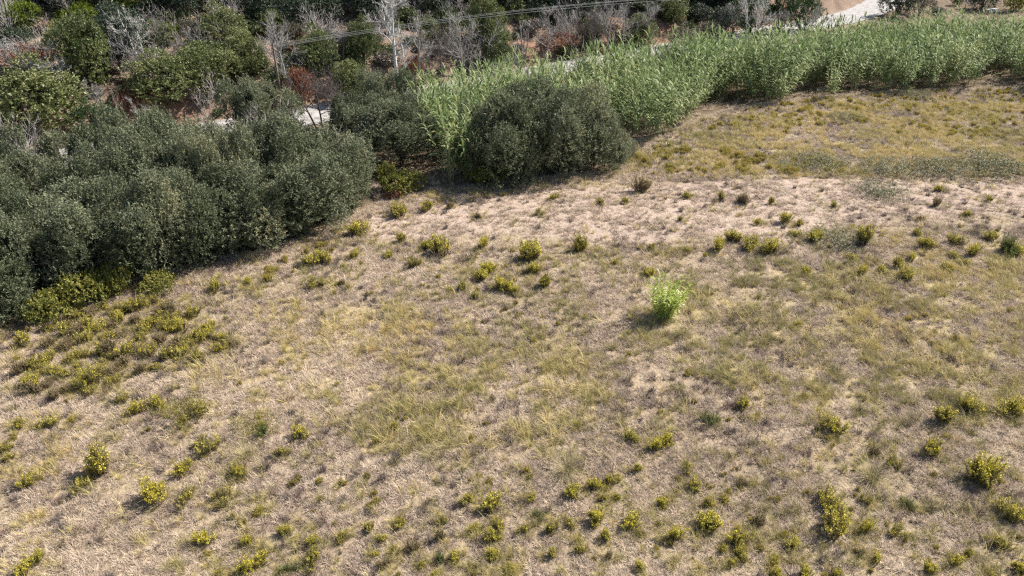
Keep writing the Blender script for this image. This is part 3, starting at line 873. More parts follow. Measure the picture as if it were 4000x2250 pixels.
# the bright reed clump alone in the field
pc = at(2592, 1243)
o = thing('reed_clump', pc, 0, 'bright lime green reed clump standing alone in the dry field', 'reeds')
rr = np.random.default_rng(5)
for i in range(34):
    a = rr.uniform(0, 6.283); q = 0.36 * math.sqrt(rr.uniform(0, 1)); h = rr.uniform(1.4, 2.7)
    bx = math.cos(a) * q * 1.3; by = math.sin(a) * q
    g = Geo()
    cane_geo(g, rr, h, 0.06 + 0.95 * q, a + rr.normal(0, .3), 0, 1, (bx, by, -0.02), 0.58, 0.06, 21, 0.10, 2.1, fan=rr.normal(0, .5))
    link('cane', g.mesh('reed_cane', [M['reed'], M['canestem']]), o)


# ------------------------------------------------------------------ foliage crowns
def crown_mesh(name, seed, mat, w, h, lobes, shoots, per, leaf, lw, shoot_len, up=0.5, z0=0.0, lobe_r=0.34, inner=0.25, ground=True):
    """a crown of leaf sprays on the skins of many lobes; w wide, h high, standing on z0"""
    r = np.random.default_rng(seed); g = Geo()
    cs = []; rs = []; plume = 'willow' in name
    for i in range(lobes):
        while True:
            p = r.uniform(-1, 1, 3)
            if p[0] ** 2 + p[1] ** 2 + (p[2] * (0.95 if p[2] > 0 else 1.0)) ** 2 < 1: break
        z = (p[2] * 0.5 + 0.5)
        taper = (1 - 0.35 * max(0, z - .45) / .55) * (1.0 if ground else min(1, 0.6 + z * 1.2))
        q = lobe_r * r.uniform(.65, 1.15)
        cs.append([p[0] * w / 2 * (1 - q * .8) * taper, p[1] * w / 2 * (1 - q * .8) * taper, z0 + (h - z0) * (q * .75 + z * (1 - q * 1.5))])
        rs.append([w / 2 * q * 1.25, w / 2 * q * 1.25, (h - z0) * q * .8])
        if plume:
            if i < lobes * .72:
                nn_ = np.linalg.norm(p) + 1e-6; p = p / nn_ * r.uniform(.78, 1.08)
                cs[-1] = [p[0] * w / 2 * .82, p[1] * w / 2 * .82, h * (.16 + .62 * (p[2] * .5 + .5))]
            rs[-1] = [w / 2 * q * .95, w / 2 * q * .95, (h - z0) * q * r.uniform(1.0, 1.7)]; cs[-1][2] += r.normal(0, .07) * h
    cs = np.array(cs); rs = np.array(rs)
    cc = np.array([0, 0, z0 + (h - z0) * .35]); cs = cc + (cs - cc) * r.uniform(.82, 1.28, (lobes, 1))
    area = rs[:, 0] * rs[:, 2]; num = np.maximum(8, (shoots * area / area.sum()).astype(int))
    li = np.repeat(np.arange(lobes), num); n = len(li)
    d = rdir(n, r); d[:, 2] = np.where((d[:, 2] < -0.2) & (r.uniform(0, 1, n) < .6), -d[:, 2], d[:, 2])
    rad_ = 1 - inner * r.uniform(0, 1, n) ** 2
    p = cs[li] + d * rs[li] * rad_[:, None]
    if ground: p[:, 2] = np.maximum(p[:, 2], 0.05 * h * r.uniform(0, 1, n))
    # drop the shoots buried deep inside other lobes
    dd = np.full(n, 9.0)
    for j in range(lobes):
        q = np.linalg.norm((p - cs[j]) / rs[j], axis=1); q[li == j] = 9
        dd = np.minimum(dd, q)
    k = dd > 0.62
    p, d, li = p[k], d[k], li[k]; n = len(p)
    ax = unit(d * .7 + np.array([0, 0, up]) + rdir(n, r) * .45)
    sl = shoot_len * r.uniform(.55, 1.3, n)
    u = r.uniform(0.05, 1, (n, per))
    P = p[:, None] + ax[:, None] * (u * sl[:, None])[..., None]
    ld = unit(ax[:, None] * .55 + rdir(n * per, r).reshape(n, per, 3) * .8)
    lt = r.normal(0, .19, lobes)[li] + r.normal(.42, .13, n)
    tint = np.clip(lt[:, None] + (u - .5) * .22 + r.normal(0, .10, (n, per)), 0, 1)
    lo, hi = np.percentile(P[..., 2], [1, 98.5]); sp_ = np.percentile(np.abs(P[..., :2]), 98)
    zb = 0.0 if ground else z0
    P[..., 2] = (P[..., 2] - min(lo, zb if ground else 9)) / (hi - min(lo, zb if ground else 9)) * (h - zb) + zb
    P[..., :2] *= w / 2 / sp_
    m = n * per
    g.leaves(P.reshape(-1, 3), ld.reshape(-1, 3), rdir(m, r), leaf * r.uniform(.7, 1.25, m), lw * r.uniform(.7, 1.25, m), tint.ravel())
    return g.mesh(name, mat)


def limb_mesh(name, seed, h, w, nl, r0, mat, z0=0.0):
    """trunk with limbs reaching into the crown"""
    r = np.random.default_rng(seed); g = Geo()
    for i in range(nl):
        a = r.uniform(0, 6.283); k = 6; u = np.linspace(0, 1, k)
        q = r.uniform(.25, .8) * w / 2 * (0 if i == 0 else 1)
        top = r.uniform(.6, .9) * h
        P = np.stack([np.cos(a) * q * u ** 1.4 + r.normal(0, .05, k) * w * .1 * u, np.sin(a) * q * u ** 1.4 + r.normal(0, .05, k) * w * .1 * u, top * u - 0.15], 1)
        g.tubes(P[None], (r0 * (1 if i == 0 else .65) * (1 - .8 * u))[None], 6, r.uniform(0, 1))
    return g.mesh(name, mat, True)


WIL = [(crown_mesh('willow_crown', 700 + i, M['willow'], 6.2, 5.2, 27, 5200, 12, .17, .055, .70, 1.0, 0, .25), limb_mesh('willow_limbs', 720 + i, 5.0, 5, 9, .10, M['bark'])) for i in range(5)]
OAK = [(crown_mesh('oak_crown', 740 + i, M['oak'], 7, 6.5, 32, 2500, 11, .24, .12, .45, .35, 0.5, .28, ground=False), limb_mesh('oak_limbs', 750 + i, 6.2, 6, 7, .18, M['bark'])) for i in range(4)]
DEE = [(crown_mesh('deep_crown', 850 + i, M['deep'], 7, 6.5, 30, 2600, 11, .22, .10, .45, .4, 0.2, .30, ground=False), limb_mesh('deep_limbs', 855 + i, 6.2, 6, 7, .18, M['bark'])) for i in range(2)]
ASH = [(crown_mesh('ash_crown', 760 + i, M['ash'], 6, 6.5, 32, 2900, 11, .22, .10, .5, .3, 0.3, .27, ground=False), limb_mesh('ash_limbs', 770 + i, 6.2, 5, 7, .15, M['bark'])) for i in range(4)]
LIM = [(crown_mesh('lime_crown', 780 + i, M['lime'], 4, 3, 16, 1500, 10, .19, .08, .4, .6, 0, .38), limb_mesh('lime_limbs', 785 + i, 2.8, 3, 6, .06, M['bark'])) for i in range(3)]
OLI = [(crown_mesh('scrub_crown', 790 + i, M['olive'], 4, 3, 18, 1200, 9, .17, .06, .45, .7, 0, .36), limb_mesh('scrub_limbs', 795 + i, 2.8, 3.4, 12, .05, M['darkwood'])) for i in range(3)]
RUS = [(crown_mesh('rust_crown', 800 + i, M['rust'], 5, 2.0, 22, 1500, 10, .18, .07, .4, .5, 0, .34), limb_mesh('rust_limbs', 805 + i, 1.8, 4, 8, .04, M['darkwood'])) for i in range(2)]
VIN = [(crown_mesh('vine_crown', 810 + i, M['vine'], 3.4, 1.7, 14, 900, 9, .14, .11, .4, .4, 0, .36), limb_mesh('vine_limbs', 815 + i, 1.5, 2.6, 8, .03, M['darkwood'])) for i in range(3)]
SPR = [(crown_mesh('sprawl_crown', 830 + i, M['weed'], 3.4, 1.1, 18, 420, 9, .10, .05, .5, .5, 0, .3), limb_mesh('sprawl_stems', 835 + i, .9, 2.8, 12, .015, M['darkwood'])) for i in range(2)]
BRA = [(crown_mesh('bramble_crown', 820 + i, M['bramble'], 4, 1.1, 30, 750, 9, .10, .055, .45, .5, 0, .25), limb_mesh('bramble_limbs', 825 + i, .9, 3, 10, .02, M['darkwood'])) for i in range(3)]
KIND = dict(deep=(DEE, 7, 6.5, 'broad_tree'), sprawl=(SPR, 3.4, 1.1, 'bramble_mound'), willow=(WIL, 6.2, 5.2, 'willow_shrub'), oak=(OAK, 7, 6.5, 'oak_tree'), ash=(ASH, 6, 6.5, 'leafy_tree'), lime=(LIM, 4, 3, 'green_bush'),
            scrub=(OLI, 4, 3, 'grey_bush'), rust=(RUS, 5, 2, 'rust_shrub'), vine=(VIN, 3.4, 1.7, 'vine_bush'), bramble=(BRA, 4, 1.1, 'bramble_mound'))
KN = [0]


def plant(kind, p, w, h, label, cat, group=None, depth_w=None):
    T, w0, h0, nm = KIND[kind]
    KN[0] += 1
    cm, lm = T[KN[0] % len(T)]
    o = thing(nm, p, R.uniform(0, 6.283), label, cat, group, (w / w0, w / w0, h / h0))
    tree = kind in ('oak', 'ash', 'deep')
    link('crown', cm, o)
    link('trunk' if tree else 'stems', lm, o)
    return o


def plant_box(kind, x0, y0, x1, y1, label, cat='tree', group=None, back=0.35):
    """plant that fills this box of the photograph, standing where the box meets the ground"""
    p = at((x0 + x1) / 2, y1); dp = depth(p)
    w = (x1 - x0) * dp / F
    p[1] += back * w; p[2] = ground_z(p[0], p[1]); dp = depth(p)
    w = (x1 - x0) * dp / F * 1.08
    e = math.atan2(CAMH - p[2], p[1])
    ht = max(((y1 - y0) * dp / F - w * 0.30 * math.sin(e)) / math.cos(e), 0.5 * w if kind in ('oak', 'ash', 'willow', 'deep') else 0.16 * w if kind == 'bramble' else 0.35 * w)
    if kind == 'bramble': ht = min(ht, 0.15 * w)
    return plant(kind, p, w, ht, label, cat, group)


# --- grey green willow thicket at left: rows counted from the field edge
def along(poly, s):
    seg = np.linalg.norm(np.diff(poly, axis=0), axis=1); cs = np.concatenate([[0], np.cumsum(seg)])
    return np.array([np.interp(s, cs, poly[:, 0]), np.interp(s, cs, poly[:, 1])]), cs[-1]


WPOLY = FRONT[0:6]
_, WT = along(WPOLY, 0)
ROWN = ['front row of the willow thicket', 'middle row of the willow thicket', 'third row of the willow thicket', 'hindmost row of the willow thicket']
S0 = WT * 0.0
rows_ = [(2.3, [2.0, 5.2, 8.6, 12.0, 15.4, 18.8, 22.0, 25.0, 28.2], 5.4), (6.6, [3.0, 7.5, 12.4, 16.6, 20.6, 24.6], 6.3),
         (11.0, [2.0, 7, 12, 17, 22], 6.8), (15.5, [0.5, 5.5, 10.5, 15.5], 6.6)]
for ri, (offm, ss, hh) in enumerate(rows_):
    vis = 0
    for j, s in enumerate(ss):
        p, _ = along(WPOLY, s)
        q, _ = along(WPOLY, s + 0.5); tg = (q - p) / (np.linalg.norm(q - p) + 1e-9)
        nrm = np.array([-tg[1], tg[0]])
        c = p + nrm * offm + R.normal(0, .7, 2) * (1 if ri else .5)
        z = ground_z(c[0], c[1])
        o_n = ['leftmost', 'second from left', 'third from left', 'fourth from left', 'fifth from left', 'sixth from left', 'seventh from left', 'eighth from left', 'ninth from left', 'tenth from left', 'rightmost']
        nm = 'rightmost' if j == len(ss) - 1 else o_n[j]
        w = R.uniform(5.2, 7.6); h = hh * R.uniform(.82, 1.12)
        plant('willow', (c[0], c[1], z - 0.1), w, h, f'{nm} grey green willow shrub in the {ROWN[ri]}', 'shrub', 'willows of the left thicket')

# --- dark willows right of the gap, either side of the hanging canes
for (x, y, w, h, lb) in [(1570, 650, 7.5, 5.6, 'dark olive willow arching over the black hollow left of the canes'),
                         (1420, 545, 5.0, 4.4, 'grey olive willow behind the black hollow'),
                         (150, 790, 6.0, 5.6, 'grey willow below the broad yellow green tree'),
                         (1060, 550, 6.5, 5.8, 'brownish willow at the back left of the road patch'),
                         (1540, 500, 5.6, 5.6, 'grey willow right of the road patch'),
                         (2000, 690, 7.5, 6.4, 'big dark grey willow right of the hanging canes'),
                         (2200, 655, 7.5, 6.6, 'tallest dark willow in front of the pale cane belt'),
                         (2320, 650, 5.5, 4.8, 'round grey willow at the right end of the dark shrubs'),
                         (2080, 580, 7.0, 6.4, 'brownish willow behind the big dark grey one'),
                         (2420, 620, 2.6, 1.8, 'low grey scrub at the corner of the cane belt')]:
    p = at(x, y)
    o = plant('willow', p - np.array([0, 0, .1]), w, h, lb, 'shrub', 'dark willows in the middle')
    if 'arching' in lb: o.children[0].location.z = 1.7; o.children[0].scale.z = .68

# --- yellow green vines and brambles at the edges
for (x0, y0, x1, y1, lb) in [(230, 1060, 420, 1200, 'yellow leaved vine mound at the foot of the left willows'),
                             (90, 1150, 260, 1270, 'yellow green vine mound at the lower left corner of the thicket'),
                             (380, 1030, 500, 1150, 'pale yellow vine bush climbing into the willow gap'),
                             (560, 1070, 680, 1150, 'small green vine bush under the willow edge'),
                             (1500, 670, 1640, 760, 'yellow vine mound beside the black hollow'),
                             (1480, 640, 1560, 740, 'orange tinged vine at the right tip of the willow thicket'),
                             (1830, 640, 1960, 720, 'yellow flecked vine bush under the big dark willow')]:
    plant_box('vine', x0, y0, x1, y1, lb, 'bush', 'yellow vines along the thicket edge', 0.2)
for (x0, y0, x1, y1, lb) in [(640, 1560, 800, 1660, 'sprawling yellow green bramble in the left grass'), (905, 1620, 1060, 1700, 'leafy green bramble in the left grass')]:
    plant_box('sprawl', x0, y0, x1, y1, lb, 'bramble', None, 0.2)
for (x0, y0, x1, y1, lb) in [(3160, 870, 3380, 960, 'dark green bramble mound with grey leaves among yellow weeds'),
                             (3360, 690, 3560, 775, 'round bramble mound in the pale strip at right'),
                             (3120, 550, 3320, 660, 'low grey bramble bank in the weeds below the canes'),
                             (3380, 560, 3600, 680, 'grey green bramble bank in the middle of the right meadow'),
                             (3560, 590, 3800, 690, 'wide silver green bramble bank at right'),
                             (3780, 560, 4060, 690, 'dark bramble bank cut by the right edge'),
                             (3250, 410, 3370, 470, 'silver bramble by the foot of the canes'),
                             (3020, 590, 3140, 660, 'small bramble left in the weed band'),
                             (3520, 335, 3640, 385, 'pale dead bramble under the cane belt')]:
    plant_box('bramble', x0, y0, x1, y1, lb, 'bramble', 'bramble mounds in the field', 0.2)
for (x0, y0, x1, y1, lb) in [(1500, 740, 1570, 775, 'reddish dry fern patch between the two thickets'),
                             (-40, 190, 200, 300, 'large rust brown dried fern bank on the left slope'),
                             (1120, 280, 1230, 420, 'rust brown dead shrub above the pale road patch'),
                             (470, 370, 570, 480, 'rust brown dead undergrowth behind the left willows'),
                             (1590, 230, 1660, 300, 'orange dry shrub behind the white dead tree'),
                             (2100, 150, 2250, 215, 'reddish dry shrubs on the bank behind the bare poles')]:
    plant_box('rust', x0, y0, x1, y1, lb, 'dry shrub', 'dry brown shrubs', 0.15)

# --- trees and bushes of the valley side and the slope: boxes in the photograph
TREES = [
 ('lime', 0, 30, 140, 130, 'bright green bush in the upper left corner'),
 ('lime', 225, 25, 360, 110, 'bright green bush beside the pale grass patch'),
 ('oak', -20, 125, 120, 210, 'blue green bush above the rust fern bank'),
 ('oak', 370, 55, 560, 290, 'grey green oak behind the tall bare stems'),
 ('ash', 250, 95, 440, 370, 'tall narrow green tree beside the forked dead tree'),
 ('ash', -30, 300, 290, 590, 'broad yellow green tree at the left edge'),
 ('deep', 300, 400, 430, 555, 'dark little green tree behind the left willows'),
 ('ash', 530, 270, 760, 470, 'broad green tree left of the trunk gap'),
 ('ash', 690, 220, 900, 400, 'yellow green tree joined to the broad one'),
 ('ash', 790, 50, 960, 220, 'bright round green tree on the upper slope'),
 ('ash', 880, 150, 1030, 320, 'green tree right below the bright round one'),
 ('lime', 560, 95, 690, 185, 'lime green bush right of the bare stems'),
 ('scrub', 690, 90, 790, 180, 'grey brown scrub bush left of the bright round tree'),
 ('lime', 1022, 55, 1102, 150, 'lime bush in front of the dark oaks'),
 ('oak', 1050, 0, 1215, 140, 'dark grey oak behind the lime bush'),
 ('oak', 1190, -20, 1320, 110, 'dark oak right of the grey oak'),
 ('scrub', 1090, 100, 1190, 170, 'pale bare looking bush under the dark oaks'),
 ('ash', 1180, 145, 1320, 330, 'mixed green tree left of the thin grey poles'),
 ('ash', 1310, 250, 1450, 410, 'lush green tree above the pale road patch'),
 ('ash', 1360, 100, 1480, 270, 'green tree left of the white dead tree'),
 ('oak', 1380, 0, 1500, 90, 'dull green oak at the top left of the white dead tree'),
 ('ash', 1640, 80, 1720, 180, 'olive tree under the cables'),
 ('ash', 1830, 20, 1960, 230, 'tall olive green tree crossing the cables'),
 ('ash', 1890, 130, 2000, 290, 'green bush at the left end of the cane belt'),
 ('oak', 1700, 75, 1780, 140, 'grey green bush beneath the cables'),
 ('oak', 2040, 20, 2130, 90, 'blue green oak above the bare poles'),
 ('oak', 2130, 30, 2230, 110, 'dark oak right of the bare poles'),
 ('lime', 2230, -10, 2310, 40, 'lime tree top behind the cables'),
 ('scrub', 2290, 80, 2370, 130, 'green grey scrub above the red bank'),
 ('scrub', 2250, 115, 2330, 175, 'dark blue grey scrub tangle on the red bank'),
 ('ash', 2440, 70, 2560, 190, 'olive brown tree behind the leaning dead tree'),
 ('ash', 2570, 20, 2680, 120, 'pale green tree at the top behind the cane belt'),
 ('scrub', 2600, 110, 2730, 195, 'brown green shrub standing at the back of the canes'),
 ('scrub', 2710, 95, 2830, 180, 'round grey leafless bush behind the canes'),
 ('oak', 2670, 50, 2790, 120, 'blue green scrub below the orange clearing'),
 ('oak', 2660, 15, 2705, 55, 'little dark tree standing in the orange clearing'),
 ('oak', 2780, 40, 2880, 160, 'grey green oak right of the clearing'),
 ('oak', 2770, -30, 2900, 60, 'dark oak at the top right of the clearing'),
 ('deep', 2870, -20, 3010, 140, 'dark tree left of the round green pair'),
 ('deep', 2990, -30, 3110, 140, 'left one of the round dark green pair by the road'),
 ('deep', 3090, -20, 3215, 130, 'right one of the round dark green pair by the road'),
 ('oak', 3450, -40, 3570, 75, 'dark grey tree shading the road'),
 ('scrub', 3550, -20, 3650, 70, 'grey leafless bush right of the road tree'),
 ('oak', 3640, 30, 3690, 60, 'small dark bush at the back of the canes'),
 ('ash', 3720, -15, 3765, 25, 'small tree with a pale trunk by the rails'),
 ('oak', 3800, -40, 3895, 42, 'dark tree over the wooden rails'),
 ('vine', 3935, -20, 4020, 45, 'yellow leaved small tree in the top right corner'),
 ('lime', 430, -10, 530, 80, 'green bush in front of the shaded wood at top left'),
 ('lime', 640, -20, 720, 30, 'sunlit green crown at the top left'),
 ('oak', 0, -90, 140, 40, 'black shaded oak at the top left corner'),
 ('oak', 130, -100, 290, 45, 'black shaded oak above the pale grass patch'),
 ('oak', 290, -100, 450, 60, 'black shaded oak behind the second green bush'),
 ('oak', 500, -100, 660, 75, 'black shaded oak above the grey green oak'),
 ('oak', 640, -90, 800, 80, 'black shaded oak above the lime bush'),
 ('oak', 780, -90, 930, 60, 'black shaded oak behind the bright round tree'),
 ('oak', 920, -80, 1070, 110, 'black shaded oak right of the bright round tree'),
 ('oak', 1480, -80, 1620, 60, 'dark oak directly behind the white dead tree'),
 ('oak', 1620, -80, 1760, 70, 'dark oak above the cables in the middle'),
 ('oak', 1740, -90, 1900, 50, 'shaded oak above the tall olive green tree'),
 ('oak', 1900, -80, 2050, 70, 'shaded oak left of the blue green one'),
 ('oak', 2040, -90, 2190, 60, 'shaded oak above the bare poles'),
 ('oak', 2180, -90, 2330, 90, 'shaded oak behind the lime tree top'),
 ('oak', 2330, -80, 2480, 60, 'shaded oak behind the tall grey dead tree'),
 ('oak', 2480, -90, 2620, 40, 'shaded oak left of the orange clearing'),
]
for k, x0, y0, x1, y1, lb in TREES:
    plant_box(k, x0, y0, x1, y1, lb, 'tree' if k in ('oak', 'ash', 'deep') else 'bush', 'trees and bushes on the slope', 0.25)


# --- the shaded wood that closes the slope along the top edge
spots = []
for q in range(900):
    x = R.uniform(-85, 62); y = R.uniform(75, 165)
    s_, t_ = road_st(x, y)
    if s_ < 6: continue
    px, py = project(x, y, float(ground_z(x, y)))
    if not (-250 < px < 2950 and -330 < py < (45 if px > 500 else 60)): continue
    if all((x - a) ** 2 + (y - b) ** 2 > 12 for a, b in spots): spots.append((x, y))
for x, y in spots:
    plant('oak', (x, y, float(ground_z(x, y)) - .1), R.uniform(5.5, 8), R.uniform(5.5, 8), 'dark oak of the shaded wood along the top edge of the slope', 'tree', 'oaks of the shaded wood')
print('wood', len(spots))


# --- undergrowth of the slope and the valley
def branch(g, r, p, d, L_, r0, lev, maxlev, up=0.15, kids=None, wig=0.16):
    k = 5
    P = [p]; dd = d.copy()
    for i in range(k - 1):
        dd = unit(dd + r.normal(0, wig, 3) + np.array([0, 0, up * .3]))
        P.append(P[-1] + dd * L_ / (k - 1))
    P = np.array(P)
    rr_ = r0 * np.linspace(1, .35 if lev < maxlev else .25, k)
    g.tubes(P[None], rr_[None], 6 if lev == 0 else 4 if lev == 1 else 3, float(np.clip(r.normal(.5, .25), 0, 1)))
    if lev >= maxlev: return
    n = kids[lev] if kids else 6
    for i in range(n):
        u = r.uniform(.25, 1.0); j = u * (k - 1); a = int(min(j, k - 2)); q = P[a] + (P[a + 1] - P[a]) * (j - a)
        ax = unit(P[min(a + 1, k - 1)] - P[a]); sd = unit(np.cross(ax, r.normal(size=3)))
        nd = unit(ax * r.uniform(.45, .95) + sd * r.uniform(.5, .95) + np.array([0, 0, up]))
        branch(g, r, q, nd, L_ * r.uniform(.35, .62) * (1.1 - .35 * u), max(r0 * .5 * (1.1 - .5 * u), .014), lev + 1, maxlev, up, kids, wig * 1.15)


def undergrowth():
    n = 9000
    x = R.uniform(-95, 110, n); y = R.uniform(45, 175, n)
    s, t_ = road_st(x, y); z = ground_z(x, y); px, py = project(x, y, z)
    v = (px > -250) & (px < 4250) & (py > -350) & (py < 1200)
    val = (beyond_front(x, y) > 2.5) & (s < -4.2) & ~((x > -10) & (y < np.interp(x, BACK[:, 0], BACK[:, 1]) + .5)) & (px < 3010)
    n1_ = fbm(x * .12, y * .12, 171, 3); n2_ = fbm(x * .2, y * .2, 181, 3)
    hillk = (s > np.where(px > 3000, 9.0, 4.2)) & (n1_ > .30) & (R.uniform(0, 1, n) < .75)
    k = v & ((val & (R.uniform(0, 1, n) < .5)) | hillk)
    k &= ~((np.abs(px - 1330) < 130) & (py > 380) & (py < 560))
    xy = np.column_stack([x, y])[k]; n2k = n2_[k]
    def sm(mat, seed, w, h): return crown_mesh('scrub', seed, mat, w, h, 9, 300, 8, .19, .07, .4, .6, 0, .42)
    ms = [sm(M['sc_grey'], 900, 1.6, 1.0), sm(M['sc_grey'], 901, 1.4, .8), sm(M['sc_green'], 902, 1.7, 1.1), sm(M['sc_green'], 903, 1.4, 1.0), sm(M['sc_brown'], 904, 1.6, .8), sm(M['sc_brown'], 905, 1.3, .6)]
    for q in range(3):
        rq = np.random.default_rng(920 + q); g = Geo()
        for w_ in range(5):
            an = rq.uniform(0, 6.283)
            branch(g, rq, np.array([0, 0, -.1]), unit(np.array([math.cos(an) * .5, math.sin(an) * .5, 1.0])), rq.uniform(1.6, 3.0), .028, 1, 3, .3, [0, 8, 5], .14)
        ms.append(g.mesh('twigs', M['sc_twig']))
    col_ = variants('scrub', ms)
    cls = np.clip((n2k * 3.4 - .2).astype(int), 0, 2)
    ix = cls * 2 + R.integers(0, 2, len(xy))
    ix = np.where((R.uniform(0, 1, len(xy)) < .25) & (px[k] < 2600), R.integers(6, 9, len(xy)), ix)
    m = len(xy); sc = R.uniform(.6, 1.9, m)
    pts = np.column_stack([xy, ground_z(xy[:, 0], xy[:, 1]) - .05])
    scatter('undergrowth', 'low grey, green and brown scrub covering the slope and valley floor', pts,
            np.column_stack([R.normal(0, .1, m), R.normal(0, .1, m), R.uniform(0, 6.283, m)]), np.column_stack([sc, sc, sc * R.uniform(.8, 1.2, m)]), ix, R.uniform(0, 1, m), col_)
    # dry grass on the slope and verges
    n = 60000
    x = R.uniform(-95, 115, n); y = R.uniform(45, 175, n); s, t_ = road_st(x, y); z = ground_z(x, y); px, py = project(x, y, z)
    k = (px > -200) & (px < 4200) & (py > -250) & (((s > 4.0) & (fbm(x * .12, y * .12, 21, 4) > .42)) | ((s < -3.8) & (beyond_front(x, y) > 1) & (R.uniform(0, 1, n) < .35)))
    xy = np.column_stack([x, y])[k]; xy = xy[:16000]
    scatter_on('slope_grass', 'dry blond grass on the slope and the road verge', xy, mats_, 6, 1.0, 1.9, np.clip(R.normal(.6, .2, len(xy)), 0, 1), .15, 1.1)


M['sc_twig'] = ramp_mat('scrub_twig', [(0.16, 0.14, 0.13), (0.30, 0.275, 0.255), (0.42, 0.39, 0.36)], inst=True)
M['sc_grey'] = ramp_mat('scrub_grey', [(0.11, 0.095, 0.08), (0.19, 0.165, 0.14), (0.27, 0.235, 0.20)], trans=.1, inst=True)
M['sc_green'] = ramp_mat('scrub_green', [(0.055, 0.07, 0.03), (0.10, 0.12, 0.05), (0.17, 0.18, 0.07)], trans=.2, inst=True)
M['sc_brown'] = ramp_mat('scrub_brown', [(0.16, 0.10, 0.06), (0.26, 0.17, 0.11), (0.36, 0.26, 0.17)], trans=.1, inst=True)
undergrowth()


# ------------------------------------------------------------------ dead bare trees
def dead_tree(base, top, spread, label, mat='grey', stems=1, limbs=9, r0=None, group='bare dead trees', name='dead_tree', up=.25):
    p = at(*base); dp = depth(p); e = math.atan2(CAMH - p[2], p[1])
    h = (base[1] - top[1]) * dp / F / math.cos(e)
    dx = (top[0] - base[0]) * dp / F
    seed = int(base[0] * 7 + base[1]); r = np.random.default_rng(seed)
    o = thing(name, p, 0, label, 'dead tree', group)
    sp = spread * dp / F
    r0 = r0 or 0.016 * h + .025
    for st in range(stems):
        g = Geo(); k = 8; u = np.linspace(0, 1, k)
        ox = 0 if stems == 1 else (st - (stems - 1) / 2) * sp * .35
        P = np.stack([ox * .3 + (dx + ox) * u + r.normal(0, .012 * h, k) * u, r.normal(0, .015 * h, k) * u, h * (1 - .12 * st) * u - .1], 1)
        g.tubes(P[None], (r0 * (1 - .82 * u))[None], 7, .6)
        link('trunk', g.mesh('dead_trunk', M[mat], True), o)
        for i in range(limbs):
            v = r.uniform(.28, .98); j = v * (k - 1); a = int(min(j, k - 2)); q = P[a] + (P[a + 1] - P[a]) * (j - a)
            an = r.uniform(0, 6.283)
            d = unit(np.array([math.cos(an), math.sin(an) * .8, r.uniform(.35, 1.2)]))
            Lm = max(sp * .62 * (1.15 - .75 * v), .12 * h) * r.uniform(.7, 1.15)
            g = Geo(); branch(g, r, q, d, Lm, max(r0 * (1 - .8 * v) * .55, .02), 1, 3, up, [0, 9, 6], .2)
            link('limb', g.mesh('dead_limb', M[mat]), o)
    return o


dead_tree((1555, 350), (1552, -25), 230, 'tallest white dead tree with a forked trunk rising past the top edge', limbs=22, r0=.24, mat='whitewood')
dead_tree((1590, 345), (1575, 90), 90, 'thinner white dead trunk touching the tallest one', limbs=8, mat='whitewood')
dead_tree((1637, 335), (1655, 60), 140, 'thin dead tree right of the tallest white one', limbs=12)
dead_tree((1655, 330), (1690, 150), 70, 'dark slanting dead pole right of the tallest white tree', 'darkwood', limbs=6)
dead_tree((1810, 300), (1798, 95), 190, 'grey dead tree with spreading crown in front of the cable span', limbs=16)
dead_tree((1726, 290), (1720, 130), 150, 'brownish bare tree between the two grey dead trees', 'darkwood', limbs=16)
dead_tree((1137, 390), (1112, 95), 190, 'pale crooked dead tree left of the road patch', limbs=15)
dead_tree((1262, 505), (1250, 300), 200, 'dark bare tree standing before the pale road patch', 'darkwood', stems=3, limbs=9)
dead_tree((1330, 480), (1370, 370), 120, 'fallen grey branches right of the road patch', limbs=9)
dead_tree((1322, 250), (1300, 70), 140, 'cluster of thin grey poles in the scrub', stems=3, limbs=7)
dead_tree((575, 300), (520, 55), 190, 'white bare tree leaning left with many stems', limbs=14, mat='whitewood')
dead_tree((585, 300), (577, 100), 130, 'straight white bare stem among the leaning ones', limbs=10, mat='whitewood')
dead_tree((608, 305), (612, 200), 110, 'short white bare stem right of the leaning ones', limbs=7)
dead_tree((252, 385), (232, 180), 160, 'forked white dead tree over the rust fern bank', limbs=12, mat='whitewood')
dead_tree((222, 375), (130, 190), 130, 'dead tree bent left beside the forked one', limbs=9)
dead_tree((95, 300), (65, 175), 130, 'small white dead tree on the fern bank', limbs=9, mat='whitewood')
dead_tree((30, 320), (10, 275), 120, 'low white dead branches above the broad tree', limbs=8)
dead_tree((410, 425), (365, 335), 100, 'small leafless shrub behind the left willows', stems=2, limbs=8)
dead_tree((755, 215), (755, 105), 80, 'little white dead tree on the upper slope', limbs=8)
dead_tree((720, 215), (690, 170), 70, 'low forked dead stub beside the little white one', limbs=6)
dead_tree((620, 545), (612, 450), 90, 'pale dead stump behind the left willows', limbs=5)
dead_tree((590, 530), (545, 400), 120, 'slanting dead stem left of the pale stump', limbs=8)
dead_tree((2045, 250), (2050, 85), 80, 'leftmost bare pole tree behind the cane belt', stems=2, limbs=7)
dead_tree((2090, 245), (2095, 130), 50, 'short thin pole between the bare trees', limbs=5)
dead_tree((2138, 240), (2140, 50), 120, 'many branched grey tree behind the cane belt', limbs=16)
dead_tree((2165, 190), (2175, 70), 110, 'grey tree with one thick limb bending right', limbs=10)
dead_tree((2315, 225), (2310, 105), 190, 'dark spreading bare tree against the red bank', 'darkwood', limbs=14)
dead_tree((2370, 210), (2382, 0), 200, 'tall grey dead tree reaching up to the cables', limbs=18)
dead_tree((2388, 212), (2390, 100), 60, 'brown straight pole beside the tall grey dead tree', 'darkwood', limbs=5)
dead_tree((2432, 195), (2430, 55), 130, 'grey dead tree right of the tall one', limbs=12)
